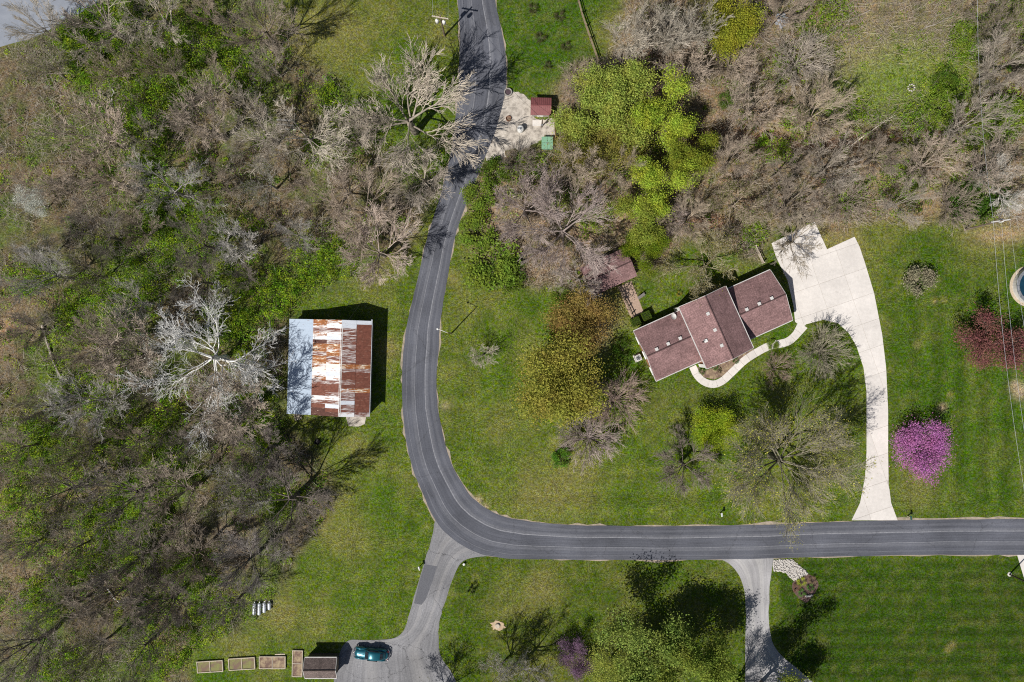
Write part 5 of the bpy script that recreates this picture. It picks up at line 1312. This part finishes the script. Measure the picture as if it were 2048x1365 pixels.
# --- undergrowth: leaves and brush that nobody could count
def sample(poly, n, rs, dens):
    P=np.array(poly); x0,y0=np.maximum(P.min(0),[-80,-80]); x1,y1=np.minimum(P.max(0),[2130,1450])
    out=[]; tot=0
    while tot<n:
        q=np.stack([rs.uniform(x0,x1,n),rs.uniform(y0,y1,n)],-1)
        q=q[poly_mask(q[:,0],q[:,1],poly)]; q=q[rs.uniform(0,1,len(q))<dens(q[:,0],q[:,1])]
        out.append(q); tot+=len(q)
    return np.concatenate(out)[:n]
GB_L=[(215,40,55),(190,110,60),(150,70,30),(260,150,50),(330,120,45),(370,100,60),(300,310,42),(360,430,75),(330,490,50),(400,470,50),(200,600,55),(160,640,40),(190,780,50),(240,790,45),(110,870,40),(60,900,50),(60,560,30),(290,560,35),(250,640,40),(470,650,45),(440,620,30),(180,1030,35),(230,1040,45),(280,1010,50),(70,1080,35),(50,1000,35),(170,930,40),(330,920,45),(400,1160,35),(290,1230,40),(380,1150,50),(430,1230,45),(420,1270,40),(170,1130,40),(270,1110,50),(120,1340,50),(500,960,40),(560,1000,30),(340,830,40),(500,830,40),(540,860,40),(240,880,45),(100,1200,40),(330,1300,40),(480,560,40),(540,600,40),(700,270,35),(680,200,30),(780,240,40),(850,250,40),(640,300,20),(260,260,40),(230,230,30),(420,60,40),(480,130,50),(440,110,40),(640,530,50),(600,570,40),(860,320,25),(350,200,40),(310,240,40),(880,200,30)]
GB_R=[(1940,90,35),(1900,190,40),(1880,230,35),(1960,250,40),(2010,230,40),(1930,300,30),(1950,400,45),(1830,240,40),(1700,230,30),(1590,250,30),(1450,80,30),(1560,130,30),(1650,40,40),(1000,340,35),(950,420,30),(1130,400,25),(1180,430,30),(1500,470,25),(1800,380,40),(1550,300,25),(1700,400,30),(1620,60,25),(2030,30,40),(1270,330,40),(1150,330,40),(1060,330,30)]
def dens_from(blobs, base, seed):
    def f(x,y):
        d=np.zeros(len(x))
        for (a,b,r) in blobs: d=np.maximum(d,np.exp(-(((x-a)**2+(y-b)**2)/(r*r))*1.3))
        nn=fbm(x/40,y/40,seed,4); return np.clip(d**.7*1.5*(.45+nn)+base*np.clip((nn-.42)*5,0,1)*.6,0,1)
    return f
def undergrowth(name, poly, blobs, nclump, per, base, seed, cols, label, hmax=1.8, crest=1.0):
    rs=np.random.RandomState(seed); Cc=sample(poly,nclump,rs,dens_from(blobs,base,seed))
    n=nclump*per; rad=np.repeat(rs.uniform(.35,1.1,nclump),per); dn=dens_from(blobs,0,seed)(Cc[:,0],Cc[:,1]); hh=np.repeat(rs.uniform(.3,hmax,nclump)*(.5+1.1*dn),per)
    D=rs.normal(0,1,(n,3)); D/=np.linalg.norm(D,axis=1)[:,None]; rr=rs.uniform(.4,1,n)**.5
    X=np.repeat((Cc[:,0]-1024)*S,per)+D[:,0]*rad*rr; Y=np.repeat((682.5-Cc[:,1])*S,per)+D[:,1]*rad*rr; Zz=hh*.5+D[:,2]*hh*.5*rr+.08
    # follow the creek bed
    V,F=leaves(np.stack([X,Y,Zz],-1),.19,rs)
    me=np_mesh(name,V,F)
    ci=rs.choice(len(cols),nclump,p=None); cc=np.array(cols)[ci]*rs.uniform(.7,1.3,(nclump,1)); cc=np.repeat(cc,per*4,axis=0)
    ca=me.color_attributes.new('tint','FLOAT_COLOR','POINT'); ca.data.foreach_set('color',np.concatenate([cc,np.ones((len(cc),1))],1).astype(np.float32).ravel())
    return tag(link(name,me,M_UG),label,'undergrowth',kind='stuff')
M_UG=leaf_mat('undergrowth_leaf','tint',hue=.06)
undergrowth('undergrowth',WOOD_L,GB_L,7000,44,.30,5,[(.20,.36,.02),(.14,.27,.02),(.29,.40,.03),(.10,.18,.025)],'green leafy undergrowth covering the floor of the left woods',2.2)
undergrowth('undergrowth',WOOD_R,GB_R,1900,42,.16,6,[(.17,.30,.02),(.23,.34,.03),(.13,.23,.02)],'green leafy undergrowth on the floor of the upper right woods',1.3)
def brush(name, poly, n, seed, cols, label, thr, lmax=2.2):
    rs=np.random.RandomState(seed)
    C=sample(poly,n,rs,lambda x,y: np.clip(.18+(fbm(x/50,y/50,seed,4)-thr)*5,0.05,1)*(1-.93*np.exp(-(((x-1790)/120)**2+((y-150)/75)**2)**2)))
    # several twigs rise from each root
    base=np.stack([(C[:,0]-1024)*S,(682.5-C[:,1])*S,np.zeros(n)],-1); base[:,:2]=base[:,:2]*.6+.4*np.round(base[:,:2]/1.4)*1.4+rs.normal(0,.15,(n,2))
    a=rs.uniform(0,2*PI,n); el=np.abs(rs.normal(.75,.45,n)); L=rs.uniform(.6,lmax,n)
    d=np.stack([np.cos(a)*np.cos(el),np.sin(a)*np.cos(el),np.sin(el)],-1)
    base[:,2]+=rs.uniform(0,.5,n); tip=base+d*L[:,None]
    r0=rs.uniform(.012,.026,n)
    V,F=prisms(base,tip,r0,r0*.55,3); me=np_mesh(name,V,F)
    cc=np.repeat(np.array(cols)[rs.randint(0,len(cols),n)]*rs.uniform(.7,1.25,(n,1)),6,axis=0)
    ca=me.color_attributes.new('tint','FLOAT_COLOR','POINT'); ca.data.foreach_set('color',np.concatenate([cc,np.ones((len(cc),1))],1).astype(np.float32).ravel())
    return tag(link(name,me,M_BRUSH),label,'brush',kind='stuff')
M_BRUSH,nt_,b_=new_mat('brush_twig'); b_.inputs['Roughness'].default_value=.95; at_=N(nt_,'ShaderNodeAttribute'); at_.attribute_name='tint'; nt_.links.new(at_.outputs['Color'],b_.inputs['Base Color'])
brush('brush',WOOD_L,30000,15,[GREYW,TANW,BROWN,PALE],'dry twiggy brush across the floor of the left woods',.5)
brush('brush',WOOD_R,24000,16,[TANW,BROWN,(.38,.30,.23),PALE],'dry twiggy brush across the floor of the upper right woods',.42)
